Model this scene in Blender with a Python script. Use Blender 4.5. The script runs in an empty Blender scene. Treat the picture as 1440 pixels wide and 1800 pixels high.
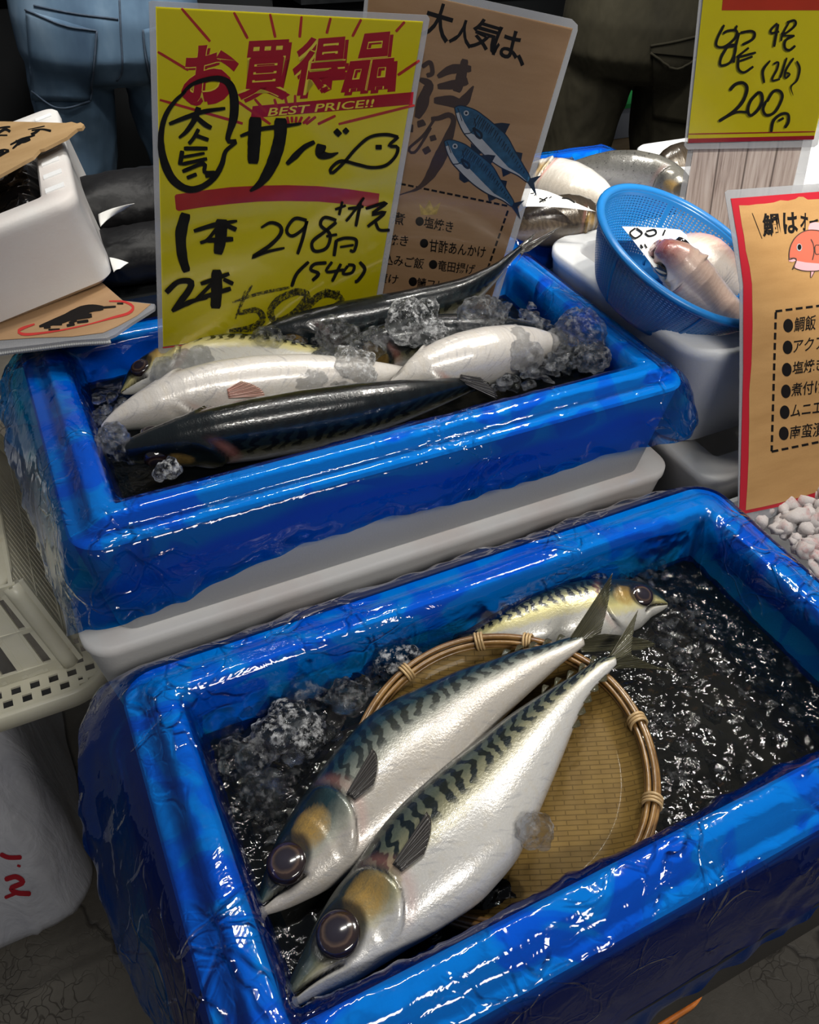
import bpy, bmesh, math, random
import numpy as np
from mathutils import Vector, Matrix, noise
from mathutils.bvhtree import BVHTree

SC = bpy.context.scene
COL = SC.collection
random.seed(7)
PI = math.pi

# ---------------------------------------------------------------- camera
CAM_H = 1.33
FPX = 1446.0
PITCH, ROLL, YAW = 0.7402, 0.0493, 0.4859
_cy, _sy = math.cos(YAW), math.sin(YAW)
_fwd = Vector((_sy * math.cos(PITCH), _cy * math.cos(PITCH), -math.sin(PITCH)))
_rt = Vector((_cy, -_sy, 0))
_up = _rt.cross(_fwd)
CR = _rt * math.cos(ROLL) + _up * math.sin(ROLL)
CU = -_rt * math.sin(ROLL) + _up * math.cos(ROLL)
CF = _fwd
CC = Vector((0, 0, CAM_H))
cam_data = bpy.data.cameras.new('camera')
cam = bpy.data.objects.new('camera', cam_data)
COL.objects.link(cam)
cam.matrix_world = Matrix(((CR.x, CU.x, -CF.x, 0), (CR.y, CU.y, -CF.y, 0), (CR.z, CU.z, -CF.z, CAM_H), (0, 0, 0, 1)))
cam_data.sensor_fit = 'VERTICAL'
cam_data.sensor_height = 24.0
cam_data.sensor_width = 19.2
cam_data.lens = 24.0 * FPX / 1800.0
cam_data.clip_start = 0.02
cam_data.clip_end = 60
SC.camera = cam

# ---------------------------------------------------------------- world, lights, exposure
W = bpy.data.worlds.new('world')
SC.world = W
W.use_nodes = True
W.node_tree.nodes['Background'].inputs[0].default_value = (0.80, 0.88, 1.0, 1)
W.node_tree.nodes['Background'].inputs[1].default_value = 0.12
SC.view_settings.view_transform = 'Standard'
SC.view_settings.look = 'None'
SC.view_settings.exposure = 0.0
SC.view_settings.gamma = 1.0
SC.cycles.transparent_max_bounces = 12
SC.cycles.max_bounces = 6
SC.cycles.glossy_bounces = 3
SC.cycles.diffuse_bounces = 3
SC.cycles.caustics_reflective = False
SC.cycles.caustics_refractive = False

def area(name, loc, target, sx, sy, power, color, spread=PI):
    d = bpy.data.lights.new(name, 'AREA')
    d.shape = 'RECTANGLE'; d.size = sx; d.size_y = sy
    d.energy = power; d.color = color; d.spread = spread
    o = bpy.data.objects.new(name, d)
    COL.objects.link(o)
    v = Vector(target) - Vector(loc)
    o.location = loc
    o.rotation_euler = v.to_track_quat('-Z', 'Y').to_euler()
    return o

def spot(name, loc, target, power, color, angle, blend, radius):
    d = bpy.data.lights.new(name, 'SPOT')
    d.energy = power; d.color = color; d.spot_size = angle; d.spot_blend = blend
    d.shadow_soft_size = radius
    o = bpy.data.objects.new(name, d)
    COL.objects.link(o)
    o.location = loc
    o.rotation_euler = (Vector(target) - Vector(loc)).to_track_quat('-Z', 'Y').to_euler()
    return o

# tubes hung over the stall, a lamp over the front boxes, daylight from the open side at right
for k, (lx, ly, e) in enumerate(((.15, .95, 6), (.62, 1.0, 8), (1.2, .95, 8))):
    area('stall_tube_light', (lx, ly, 2.35), (lx, .7, .7), .34, .035, e, (1.0, 0.97, 0.90))
spot('stall_lamp_light', (1.15, 0.70, 2.3), (0.42, 0.36, 0.72), 47, (1.0, 0.94, 0.84), math.radians(46), 0.55, 0.035)
spot('daylight_beam', (1.15, -1.5, 3.3), (0.97, 0.93, 1.02), 620, (1.0, 0.94, 0.82), math.radians(16.5), 0.45, 0.05)
area('people_fill_light', (.5, 1.35, 3.1), (.6, 2.3, .7), 0.6, .3, 20, (1.0, 0.96, 0.90), math.radians(70))  # added fill to brighten the people at the back, no known lamp
area('front_fill_light', (.35, -1.3, 2.7), (.3, .1, .3), 1.2, .3, 8, (1.0, 0.96, 0.90), math.radians(80))  # added low fill from behind the camera for the floor and box fronts
spot('sign_fill_light', (-.35, -1.0, 3.0), (.33, .85, 1.07), 185, (1.0, 0.95, 0.86), math.radians(18), .9, .12)  # added spot that lifts the signs and left box, not a known lamp

# ---------------------------------------------------------------- pixel to place helpers
def ray(px, py):
    return CF + CR * ((px - 720) / FPX) - CU * ((py - 900) / FPX)
def on_z(px, py, z):
    d = ray(px, py)
    return CC + d * ((z - CAM_H) / d.z)
def on_y(px, py, y):
    d = ray(px, py)
    return CC + d * (y / d.y)
def on_depth(px, py, t):
    return CC + ray(px, py) * t
def project(P):
    v = Vector(P) - CC; d = v.dot(CF)
    return 720 + FPX * v.dot(CR) / d, 900 - FPX * v.dot(CU) / d
def near(px, py, ref, dd=0.0):
    """the place seen at (px, py) at the same distance as the point ref, plus dd"""
    return CC + ray(px, py) * ((Vector(ref) - CC).dot(CF) + dd)
def on_plane(px, py, p0, n):
    d = ray(px, py)
    return CC + d * ((p0 - CC).dot(n) / d.dot(n))

# ---------------------------------------------------------------- object helpers
def tag(o, label, cat, group=None, kind=None):
    o['label'] = label
    o['category'] = cat
    if group: o['group'] = group
    if kind: o['kind'] = kind
    return o

def empty(name, loc=(0, 0, 0), label=None, cat=None, group=None, mat3=None):
    o = bpy.data.objects.new(name, None)
    COL.objects.link(o)
    o.empty_display_size = 0.02
    if mat3 is not None:
        o.matrix_world = Matrix.Translation(Vector(loc)) @ mat3.to_4x4()
    else:
        o.location = loc
    if label: tag(o, label, cat, group)
    return o

def mesh_obj(name, verts, faces, mat, parent=None, smooth=True, kind=None, world=False):
    """verts are local to the parent unless world=True (then they are converted)."""
    me = bpy.data.meshes.new(name)
    if world and parent is not None:
        if parent.parent is not None: bpy.context.view_layer.update()
        inv = parent.matrix_world.inverted() if parent.parent is None else (parent.parent.matrix_world @ parent.matrix_local).inverted()
        verts = [inv @ Vector(v) for v in verts]
    me.from_pydata([tuple(v) for v in verts], [], [tuple(f) for f in faces])
    me.update()
    if mat is not None:
        for m in (mat if isinstance(mat, (list, tuple)) else [mat]):
            me.materials.append(m)
    if smooth:
        me.polygons.foreach_set('use_smooth', [True] * len(me.polygons))
    o = bpy.data.objects.new(name, me)
    COL.objects.link(o)
    if parent is not None: o.parent = parent
    if kind: o['kind'] = kind
    return o

class MB:
    def __init__(s): s.v = []; s.f = []
    def add(s, verts, faces):
        n = len(s.v)
        s.v += [Vector(v) for v in verts]
        s.f += [tuple(i + n for i in f) for f in faces]
    def box(s, x0, x1, y0, y1, z0, z1, M=None):
        vs = [Vector((x, y, z)) for z in (z0, z1) for y in (y0, y1) for x in (x0, x1)]
        if M is not None: vs = [M @ v for v in vs]
        s.add(vs, [(0, 2, 3, 1), (4, 5, 7, 6), (0, 1, 5, 4), (2, 6, 7, 3), (0, 4, 6, 2), (1, 3, 7, 5)])
    def tube(s, pts, r, n=8, caps=True, closed=False):
        pts = [Vector(p) for p in pts]
        m = len(pts)
        rr = r if isinstance(r, (list, tuple)) else [r] * m
        vs = []; fs = []
        ref = Vector((0, 0, 1))
        for i, p in enumerate(pts):
            a = pts[(i - 1) % m] if (closed or i > 0) else p
            b = pts[(i + 1) % m] if (closed or i < m - 1) else p
            t = (b - a)
            if t.length < 1e-9: t = Vector((0, 0, 1))
            t.normalize()
            if abs(t.dot(ref)) > 0.95: ref = Vector((1, 0, 0)) if abs(t.x) < .9 else Vector((0, 1, 0))
            u = (ref - t * ref.dot(t)).normalized(); w = t.cross(u)
            ref = u
            for k in range(n):
                an = 2 * PI * k / n
                vs.append(p + (u * math.cos(an) + w * math.sin(an)) * rr[i])
        for i in range(m if closed else m - 1):
            j = (i + 1) % m
            for k in range(n):
                l = (k + 1) % n
                fs.append((i * n + k, i * n + l, j * n + l, j * n + k))
        if caps and not closed:
            fs.append(tuple(range(n - 1, -1, -1))); fs.append(tuple((m - 1) * n + k for k in range(n)))
        s.add(vs, fs)
    def loft(s, loops, cap0=False, cap1=False, closed=True):
        n = len(loops[0]); vs = [v for l in loops for v in l]; fs = []
        for i in range(len(loops) - 1):
            for k in range(n if closed else n - 1):
                l = (k + 1) % n
                fs.append((i * n + k, i * n + l, (i + 1) * n + l, (i + 1) * n + k))
        if cap0: fs.append(tuple(range(n - 1, -1, -1)))
        if cap1: fs.append(tuple((len(loops) - 1) * n + k for k in range(n)))
        s.add(vs, fs)
    def grid(s, P, nu, nv, flip=False):
        vs = [P(i / nu, j / nv) for j in range(nv + 1) for i in range(nu + 1)]
        fs = []
        for j in range(nv):
            for i in range(nu):
                a = j * (nu + 1) + i
                q = (a, a + 1, a + nu + 2, a + nu + 1)
                fs.append(q[::-1] if flip else q)
        s.add(vs, fs)
    def build(s, name, mat, parent=None, smooth=True, kind=None, world=False):
        return mesh_obj(name, s.v, s.f, mat, parent, smooth, kind, world)

def add_mod(o, kind, **kw):
    m = o.modifiers.new(kind.lower(), kind)
    for k, v in kw.items(): setattr(m, k, v)
    return m

def bake(o):
    """apply the modifiers of o"""
    dg = bpy.context.evaluated_depsgraph_get()
    me = bpy.data.meshes.new_from_object(o.evaluated_get(dg))
    o.modifiers.clear()
    o.data = me
    return o

def rrect(x0, x1, y0, y1, r, nc=8, ns=2):
    """rounded rectangle, counter clockwise, equal point counts on every call"""
    r = max(min(r, (x1 - x0) / 2 - 1e-4, (y1 - y0) / 2 - 1e-4), 1e-4)
    pts = []; nrm = []
    cs = [(x1 - r, y0 + r, -PI / 2), (x1 - r, y1 - r, 0), (x0 + r, y1 - r, PI / 2), (x0 + r, y0 + r, PI)]
    for i, (cx, cy, a0) in enumerate(cs):
        for k in range(nc + 1):
            a = a0 + PI / 2 * k / nc
            pts.append((cx + r * math.cos(a), cy + r * math.sin(a))); nrm.append((math.cos(a), math.sin(a)))
        ncx, ncy, na = cs[(i + 1) % 4]
        p0 = pts[-1]; p1 = (ncx + r * math.cos(na), ncy + r * math.sin(na))
        for k in range(1, ns):
            t = k / ns
            pts.append((p0[0] + (p1[0] - p0[0]) * t, p0[1] + (p1[1] - p0[1]) * t)); nrm.append(nrm[-1])
    return pts, nrm

def smooth_path(pts, n):
    """Catmull-Rom resample"""
    pts = [Vector(p) for p in pts]
    P = [pts[0] * 2 - pts[1]] + pts + [pts[-1] * 2 - pts[-2]]
    dense = []
    for i in range(1, len(P) - 2):
        for k in range(12):
            t = k / 12
            a, b, c, d = P[i - 1], P[i], P[i + 1], P[i + 2]
            dense.append(0.5 * ((2 * b) + (c - a) * t + (2 * a - 5 * b + 4 * c - d) * t * t + (3 * b - a - 3 * c + d) * t ** 3))
    dense.append(pts[-1])
    L = [0]
    for a, b in zip(dense, dense[1:]): L.append(L[-1] + (b - a).length)
    out = []; j = 0
    for i in range(n):
        s = L[-1] * i / (n - 1)
        while j < len(L) - 2 and L[j + 1] < s: j += 1
        t = (s - L[j]) / max(L[j + 1] - L[j], 1e-12)
        out.append(dense[j].lerp(dense[j + 1], min(max(t, 0), 1)))
    return out

def interp(x, xs, ys): return float(np.interp(x, xs, ys))
def sstep(a, b, x):
    t = min(max((x - a) / (b - a), 0), 1)
    return t * t * (3 - 2 * t)

# ---------------------------------------------------------------- material helpers
def srgb(r, g, b):
    f = lambda c: (c / 255 / 12.92) if c / 255 <= .04045 else ((c / 255 + .055) / 1.055) ** 2.4
    return (f(r), f(g), f(b), 1)

class NT:
    def __init__(s, name):
        s.m = bpy.data.materials.new(name); s.m.use_nodes = True
        s.t = s.m.node_tree
        for n in list(s.t.nodes): s.t.nodes.remove(n)
        s.out = s.t.nodes.new('ShaderNodeOutputMaterial')
    def n(s, typ, ins=None, **kw):
        nd = s.t.nodes.new('ShaderNode' + typ)
        for k, v in kw.items(): setattr(nd, k, v)
        for k, v in (ins or {}).items():
            if isinstance(v, bpy.types.NodeSocket): s.t.links.new(v, nd.inputs[k])
            else: nd.inputs[k].default_value = v
        return nd
    def math(s, op, a, b=0.0, c=0.0, clamp=False):
        return s.n('Math', {0: a, 1: b, 2: c}, operation=op, use_clamp=clamp).outputs[0]
    def mix(s, fac, a, b):
        nd = s.n('Mix', data_type='RGBA')
        for i, v in ((0, fac), (6, a), (7, b)):
            if isinstance(v, bpy.types.NodeSocket): s.t.links.new(v, nd.inputs[i])
            else: nd.inputs[i].default_value = v
        return nd.outputs[2]
    def ramp(s, fac, stops, interp='LINEAR'):
        nd = s.n('ValToRGB', {0: fac})
        cr = nd.color_ramp; cr.interpolation = interp
        while len(cr.elements) < len(stops): cr.elements.new(0.5)
        for e, (p, c) in zip(cr.elements, stops): e.position = p; e.color = c
        return nd.outputs[0]
    def attr(s, name): return s.n('Attribute', attribute_name=name)
    def coord(s, which='Object', scale=None):
        o = s.n('TexCoord').outputs[which]
        if scale is not None: o = s.n('Mapping', {0: o, 3: scale}).outputs[0]
        return o
    def noise(s, vec, scale, detail=4, rough=.55, dist=0):
        return s.n('TexNoise', {'Vector': vec, 'Scale': scale, 'Detail': detail, 'Roughness': rough, 'Distortion': dist}).outputs[0]
    def bump(s, h, strength, dist=0.001, normal=None):
        ins = {'Height': h, 'Strength': strength, 'Distance': dist}
        if normal is not None: ins['Normal'] = normal
        return s.n('Bump', ins).outputs[0]
    def done(s, sh):
        s.t.links.new(sh, s.out.inputs[0]); return s.m
    def pbsdf(s, **kw):
        names = {'base': 'Base Color', 'rough': 'Roughness', 'metal': 'Metallic', 'spec': 'Specular IOR Level', 'coat': 'Coat Weight',
                 'coat_rough': 'Coat Roughness', 'trans': 'Transmission Weight', 'ior': 'IOR', 'normal': 'Normal', 'alpha': 'Alpha',
                 'sss': 'Subsurface Weight', 'sss_r': 'Subsurface Radius', 'sss_s': 'Subsurface Scale', 'sheen': 'Sheen Weight', 'coat_n': 'Coat Normal', 'emit': 'Emission Color', 'emit_s': 'Emission Strength'}
        return s.n('BsdfPrincipled', {names[k]: v for k, v in kw.items()}).outputs[0]

def simple_mat(name, col, rough=.5, var=0.0, vscale=20, bump=0.0, bscale=200, bdist=.0006, **kw):
    t = NT(name)
    co = t.coord()
    base = col
    if var:
        n = t.noise(co, vscale)
        d = tuple(c * (1 - var) for c in col[:3]) + (1,)
        l = tuple(min(c * (1 + var), 1) for c in col[:3]) + (1,)
        base = t.ramp(n, [(.3, d), (.7, l)])
    ins = dict(base=base, rough=rough, **kw)
    if bump:
        ins['normal'] = t.bump(t.noise(co, bscale, 3), bump, bdist)
    return t.done(t.pbsdf(**ins))

# ---------------------------------------------------------------- shared materials
def foam_mat(name, col=(0.80, 0.81, 0.82, 1), stain=0.0):
    t = NT(name)
    co = t.coord()
    v = t.n('TexVoronoi', {'Vector': co, 'Scale': 260.0}, feature='DISTANCE_TO_EDGE').outputs[0]
    n = t.noise(co, 9, 3)
    base = t.mix(t.math('MULTIPLY', n, .35), col, tuple(c * .82 for c in col[:3]) + (1,))
    if stain:
        s = t.ramp(t.noise(t.coord(), 5, 5, .6), [(.50, (0, 0, 0, 1)), (.75, (1, 1, 1, 1))])
        base = t.mix(t.math('MULTIPLY', s, stain), base, (.55, .30, .22, 1))
    nrm = t.bump(v, .25, .0006)
    return t.done(t.pbsdf(base=base, rough=.55, spec=.35, normal=nrm, sss=.15, sss_r=(.01, .01, .01), sss_s=.2))

def film_mat(name, tint=(0.009, 0.50, 0.94, 1), body=(0.0, 0.030, 0.36, 1), bodyfac=.13, rough=.06, bscale=26, bstr=.5, fold=.62):
    t = NT(name)
    co = t.coord()
    n1 = t.noise(co, bscale, 3, .6, 1.2)
    wob = t.n('TexNoise', {'Vector': co, 'Scale': 9.0, 'Detail': 3.0}).outputs[1]
    wc = t.n('VectorMath', {0: co, 1: t.n('VectorMath', {0: wob, 'Scale': .09}, operation='SCALE').outputs[0]}, operation='ADD').outputs[0]
    h = t.math('MULTIPLY', n1, .30)
    gate = t.ramp(t.noise(co, 7, 3), [(.49, (.0, .0, .0, 1)), (.66, (1, 1, 1, 1))])
    for sc, wd, k in ((8.0, .022, .8), (19.0, .032, .7), (47.0, .05, .12)):
        v = t.n('TexVoronoi', {'Vector': wc, 'Scale': sc}, feature='DISTANCE_TO_EDGE').outputs[0]
        g = t.math('SUBTRACT', 1.0, t.math('DIVIDE', v, wd), clamp=True)
        h = t.math('ADD', h, t.math('MULTIPLY', t.math('MULTIPLY', g, gate), k))
    nrm = t.bump(h, bstr, .006)
    # noise-masked patches and the hem get a squared, deeper tint
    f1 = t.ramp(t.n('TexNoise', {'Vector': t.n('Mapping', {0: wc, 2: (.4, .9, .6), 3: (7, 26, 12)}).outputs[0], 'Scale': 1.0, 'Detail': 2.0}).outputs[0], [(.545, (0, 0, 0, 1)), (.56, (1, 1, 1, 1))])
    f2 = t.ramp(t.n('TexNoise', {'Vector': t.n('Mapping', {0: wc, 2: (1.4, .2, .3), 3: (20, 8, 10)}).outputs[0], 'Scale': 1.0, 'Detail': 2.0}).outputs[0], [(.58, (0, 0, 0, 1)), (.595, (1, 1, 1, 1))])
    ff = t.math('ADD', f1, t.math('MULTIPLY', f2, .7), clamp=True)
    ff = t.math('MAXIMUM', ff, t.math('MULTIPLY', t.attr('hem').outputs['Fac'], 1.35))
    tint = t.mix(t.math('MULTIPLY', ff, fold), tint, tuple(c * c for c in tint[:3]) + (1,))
    tr = t.n('BsdfTransparent', {'Color': tint}).outputs[0]
    df = t.n('BsdfDiffuse', {'Color': body, 'Normal': nrm}).outputs[0]
    base = t.n('MixShader', {0: bodyfac, 1: tr, 2: df}).outputs[0]
    gl = t.n('BsdfGlossy', {'Color': (1, 1, 1, 1), 'Roughness': rough, 'Normal': nrm}).outputs[0]
    fr = t.n('Fresnel', {'IOR': 1.5, 'Normal': nrm}).outputs[0]
    fr = t.math('MULTIPLY', fr, 1.0)
    return t.done(t.n('MixShader', {0: fr, 1: base, 2: gl}).outputs[0])

M_FOAM = foam_mat('white_foam')
M_FOAM_STAIN = foam_mat('stained_white_foam', (.80, .79, .78, 1), .35)
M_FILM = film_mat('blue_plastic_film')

def water_mat():
    t = NT('dark_water')
    co = t.coord()
    n = t.noise(co, 60, 3, .55, .6)
    v = t.n('TexVoronoi', {'Vector': co, 'Scale': 46.0, 'Randomness': 1.0}, feature='SMOOTH_F1').outputs[0]
    h = t.math('ADD', t.math('MULTIPLY', n, .8), t.math('MULTIPLY', v, .5))
    nrm = t.bump(h, .5, .006)
    tr = t.n('BsdfTransparent', {'Color': (.26, .25, .22, 1)}).outputs[0]
    df = t.n('BsdfDiffuse', {'Color': (.004, .005, .006, 1)}).outputs[0]
    b = t.n('MixShader', {0: .5, 1: tr, 2: df}).outputs[0]
    gl = t.n('BsdfGlossy', {'Color': (1, 1, 1, 1), 'Roughness': .04, 'Normal': nrm}).outputs[0]
    fr = t.n('Fresnel', {'IOR': 1.33, 'Normal': nrm}).outputs[0]
    return t.done(t.n('MixShader', {0: fr, 1: b, 2: gl}).outputs[0])
M_WATER = water_mat()

def ice_mat(name='clear_ice', frost=.085, clear=.52):
    t = NT(name)
    co = t.coord()
    nrm = t.bump(t.noise(co, 95, 4, .6, .5), .8, .004)
    g = t.n('BsdfGlass', {'Color': (.985, .99, 1, 1), 'Roughness': .0, 'IOR': 1.31, 'Normal': nrm}).outputs[0]
    tr = t.n('BsdfTransparent', {'Color': (.96, .97, .98, 1)}).outputs[0]
    a = t.n('MixShader', {0: clear, 1: g, 2: tr}).outputs[0]
    d = t.n('BsdfTranslucent', {'Color': (.95, .97, 1, 1)}).outputs[0]
    d2 = t.n('BsdfDiffuse', {'Color': (.95, .97, 1, 1), 'Normal': nrm}).outputs[0]
    d = t.n('MixShader', {0: .5, 1: d, 2: d2}).outputs[0]
    fz = t.ramp(t.noise(co, 120, 4, .7), [(.48, (0, 0, 0, 1)), (.70, (1, 1, 1, 1))])
    return t.done(t.n('MixShader', {0: t.math('MULTIPLY', fz, frost * 3), 1: a, 2: d}).outputs[0])
M_ICE = ice_mat()
M_ICE_CLEAR = ice_mat('wet_clear_ice', .03, .6)
M_ICE_WHITE = ice_mat('frosted_ice', .26, .35)

# ---------------------------------------------------------------- foam boxes and liners
def foam_box(name, x0, x1, y0, y1, z0, zr, mat, label, cat='box', rim=.044, step=True, taper=.018, floor=.02, r=.03, parent_m=None, group=None):
    o0 = Vector(((x0 + x1) / 2, (y0 + y1) / 2, z0))
    L = []
    prof = [(-taper - .008, 0), (-taper, .006), (-.002, zr - z0 - .016), (0, zr - z0 - .012)]
    if step: prof += [(-.002, zr - z0 - .009), (-.020, zr - z0 - .008), (-.022, zr - z0 - .002), (-.025, zr - z0)]
    else: prof += [(0, zr - z0 - .003), (-.003, zr - z0)]
    prof += [(-rim + .004, zr - z0), (-rim, zr - z0 - .005), (-rim - taper * .6, floor + .012), (-rim - taper * .6 - .012, floor)]
    for off, z in prof:
        p, _ = rrect(x0 - off - o0.x, x1 + off - o0.x, y0 - off - o0.y, y1 + off - o0.y, max(r + off * .6, .006), 7, 4)
        L.append([Vector((a, b, z)) for a, b in p])
    mb = MB(); mb.loft(L, True, True)
    o = mb.build(name, mat)
    o.location = o0
    add_mod(o, 'EDGE_SPLIT', split_angle=math.radians(50))
    bake(o)
    tag(o, label, cat, group)
    return o

def ridge(p): return (1 - abs(noise.noise(p))) ** 9

def liner(name, x0, x1, y0, y1, zr, zin, hem, flare, label, seed, mat=None, rim=.044, amp=1.0, step=True, nside=150, group=None, innerdrop=None):
    """a thin film draped from the inside of a box over its rim and down its outside.
    hem(s) and flare(s): drop below the rim and outward flare at the perimeter fraction s (0 at front right corner, counter clockwise)"""
    nc = 26
    prof = [(-rim - .024, zin), (-rim - .012, zin + (zr - zin) * .4), (-rim - .007, zr - .022), (-rim - .003, zr - .003), (-rim + .005, zr + .003)]
    if step: prof += [(-.026, zr + .003), (-.020, zr - .001), (-.014, zr - .005), (-.003, zr - .006), (.004, zr - .011)]
    else: prof += [(-.003, zr + .003), (.004, zr - .003)]
    nin = len(prof)
    prof += [(.007, None), (.012, None), (.016, None), (.016, None)]
    base, _ = rrect(x0, x1, y0, y1, .03, nc, nside)
    n = len(base)
    cum = [0]
    for i in range(n): cum.append(cum[-1] + math.dist(base[i], base[(i + 1) % n]))
    S = [c / cum[-1] for c in cum[:n]]
    hm = [hem(s) for s in S]; fl = [flare(s) for s in S]
    def loop(k):
        off, z = prof[k]
        pts = []
        if z is not None:
            p, _ = rrect(x0 - off, x1 + off, y0 - off, y1 + off, max(.03 + off * .8, .010), nc, nside)
            return [Vector((a, b, z)) for a, b in p]
        fr = {nin: .12, nin + 1: .40, nin + 2: .75, nin + 3: 1.0}[k]
        p, nr = rrect(x0, x1, y0, y1, .03, nc, nside)
        for i, ((a, b), (u, v)) in enumerate(zip(p, nr)):
            o_ = off + fl[i] * fr ** .8
            pts.append(Vector((a + u * o_, b + v * o_, zr - .011 - (hm[i] - .011) * fr)))
        return pts
    keys = [loop(k) for k in range(len(prof))]
    nl = 64
    # resample every column along the profile
    cols = []
    for i in range(n):
        cols.append(smooth_lin([keys[k][i] for k in range(len(prof))], nl))
    loops = [[cols[i][j] for i in range(n)] for j in range(nl)]
    # normals
    A = np.array([[tuple(v) for v in l] for l in loops])
    du = np.roll(A, -1, 1) - np.roll(A, 1, 1)
    dv = np.gradient(A, axis=0)
    N = np.cross(du, dv); N /= np.linalg.norm(N, axis=2, keepdims=True) + 1e-12
    if N[nl // 3, 5, 2] < 0: N = -N
    zi = [v.z for v in loops[0]]
    sv = Vector((seed * 3.1, seed * 7.7, seed * 1.3))
    for j in range(nl):
        for i in range(n):
            p = A[j, i]
            P = Vector(p)
            up = max(N[j, i, 2], 0)
            wall = 1 - up
            q = P * 16 + sv
            wq = P + Vector((noise.noise(q), noise.noise(q + Vector((5, 1, 2))), noise.noise(q + Vector((2, 9, 4))))) * .022
            gate = sstep(-.15, .45, noise.noise(P * 7 + sv * 2.3))
            d = .0030 * noise.noise(P * 11 + sv) * wall
            d += .0042 * ridge(wq * 10 + sv) * (.16 + .84 * wall) * (.2 + gate)
            d += .0026 * ridge(Vector((wq.x * 20 + wq.z * 15, wq.y * 20 - wq.z * 12, wq.z * 4)) + sv * 1.7) * (.06 + gate * (.32 + .7 * wall))
            d += .0020 * ridge(wq * 33 + sv * .7) * gate * (.4 + .6 * wall)
            d += .0012 * ridge(Vector((wq.x * 60 - wq.z * 40, wq.y * 60 + wq.z * 30, wq.z * 20)) + sv) * gate * (.3 + .7 * wall)
            d = max(d * amp + .0008, .0005)
            ed = j / (nl - 1)
            if ed > .9: d += (ed - .9) * 10 * .006 * (noise.noise(P * 45 + sv) + .5)
            A[j, i] = p + N[j, i] * d
    verts = [tuple(A[j, i]) for j in range(nl) for i in range(n)]
    faces = []
    for j in range(nl - 1):
        for i in range(n):
            k = (i + 1) % n
            faces.append((j * n + i, (j + 1) * n + i, (j + 1) * n + k, j * n + k))
    o = mesh_obj(name, verts, faces, mat or M_FILM)
    # hem mask: the film tint deepens towards the lower edge
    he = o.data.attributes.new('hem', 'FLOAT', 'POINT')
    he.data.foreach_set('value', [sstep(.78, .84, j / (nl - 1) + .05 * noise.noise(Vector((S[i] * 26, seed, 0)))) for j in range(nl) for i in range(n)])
    tag(o, label, 'plastic liner', group)
    return o

def smooth_lin(pts, n):
    L = [0]
    for a, b in zip(pts, pts[1:]): L.append(L[-1] + (b - a).length)
    out = []; j = 0
    for i in range(n):
        s = L[-1] * i / (n - 1)
        while j < len(L) - 2 and L[j + 1] < s: j += 1
        out.append(pts[j].lerp(pts[j + 1], (s - L[j]) / max(L[j + 1] - L[j], 1e-9)))
    return out

def perim(s_pts):
    """piecewise linear function of the perimeter fraction, wrapping"""
    xs = [p[0] for p in s_pts]; ys = [p[1] for p in s_pts]
    xs = [xs[-1] - 1] + xs + [xs[0] + 1]; ys = [ys[-1]] + ys + [ys[0]]
    return lambda s: float(np.interp(s, xs, ys))

def water(name, x0, x1, y0, y1, z, label, mat=None, amp=.0012, seed=0, r=.02):
    mb = MB()
    nx, ny = 190, 110
    hw, hh = (x1 - x0) / 2, (y1 - y0) / 2
    def P(u, v):
        x = x0 + (x1 - x0) * u; y = y0 + (y1 - y0) * v
        q = Vector((x, y, seed))
        d = amp * (noise.noise(q * 55) + .8 * noise.noise(q * 120) + .5 * noise.noise(q * 24))
        return Vector((x, y, z + d))
    mb.grid(P, nx, ny)
    o = mb.build(name, mat or M_WATER)
    tag(o, label, 'water', kind='stuff')
    return o

_ico = {}
def ico(sub):
    if sub not in _ico:
        bm = bmesh.new(); bmesh.ops.create_icosphere(bm, subdivisions=sub, radius=1)
        bm.verts.ensure_lookup_table()
        _ico[sub] = ([v.co.copy() for v in bm.verts], [tuple(v.index for v in f.verts) for f in bm.faces]); bm.free()
    return _ico[sub]

def ice_bits(mb, pts, rmin, rmax, rng, sub=2, flat=.8):
    V, F = ico(sub)
    for p in pts:
        r = rng.uniform(rmin, rmax)
        s = Vector((rng.uniform(.6, 1.2), rng.uniform(.6, 1.2), rng.uniform(.5, 1.0) * flat)) * r
        sd = Vector((rng.random() * 50, rng.random() * 50, 0))
        rot = Matrix.Rotation(rng.random() * 6.28, 3, 'Z') @ Matrix.Rotation(rng.uniform(-.6, .6), 3, 'X')
        vs = []
        for v in V:
            k = 1 + .55 * noise.noise(v * 1.2 + sd) + .30 * noise.noise(v * 2.6 + sd)
            vs.append(Vector(p) + rot @ Vector((v.x * s.x * k, v.y * s.y * k, v.z * s.z * k)))
        mb.add(vs, F)

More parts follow.
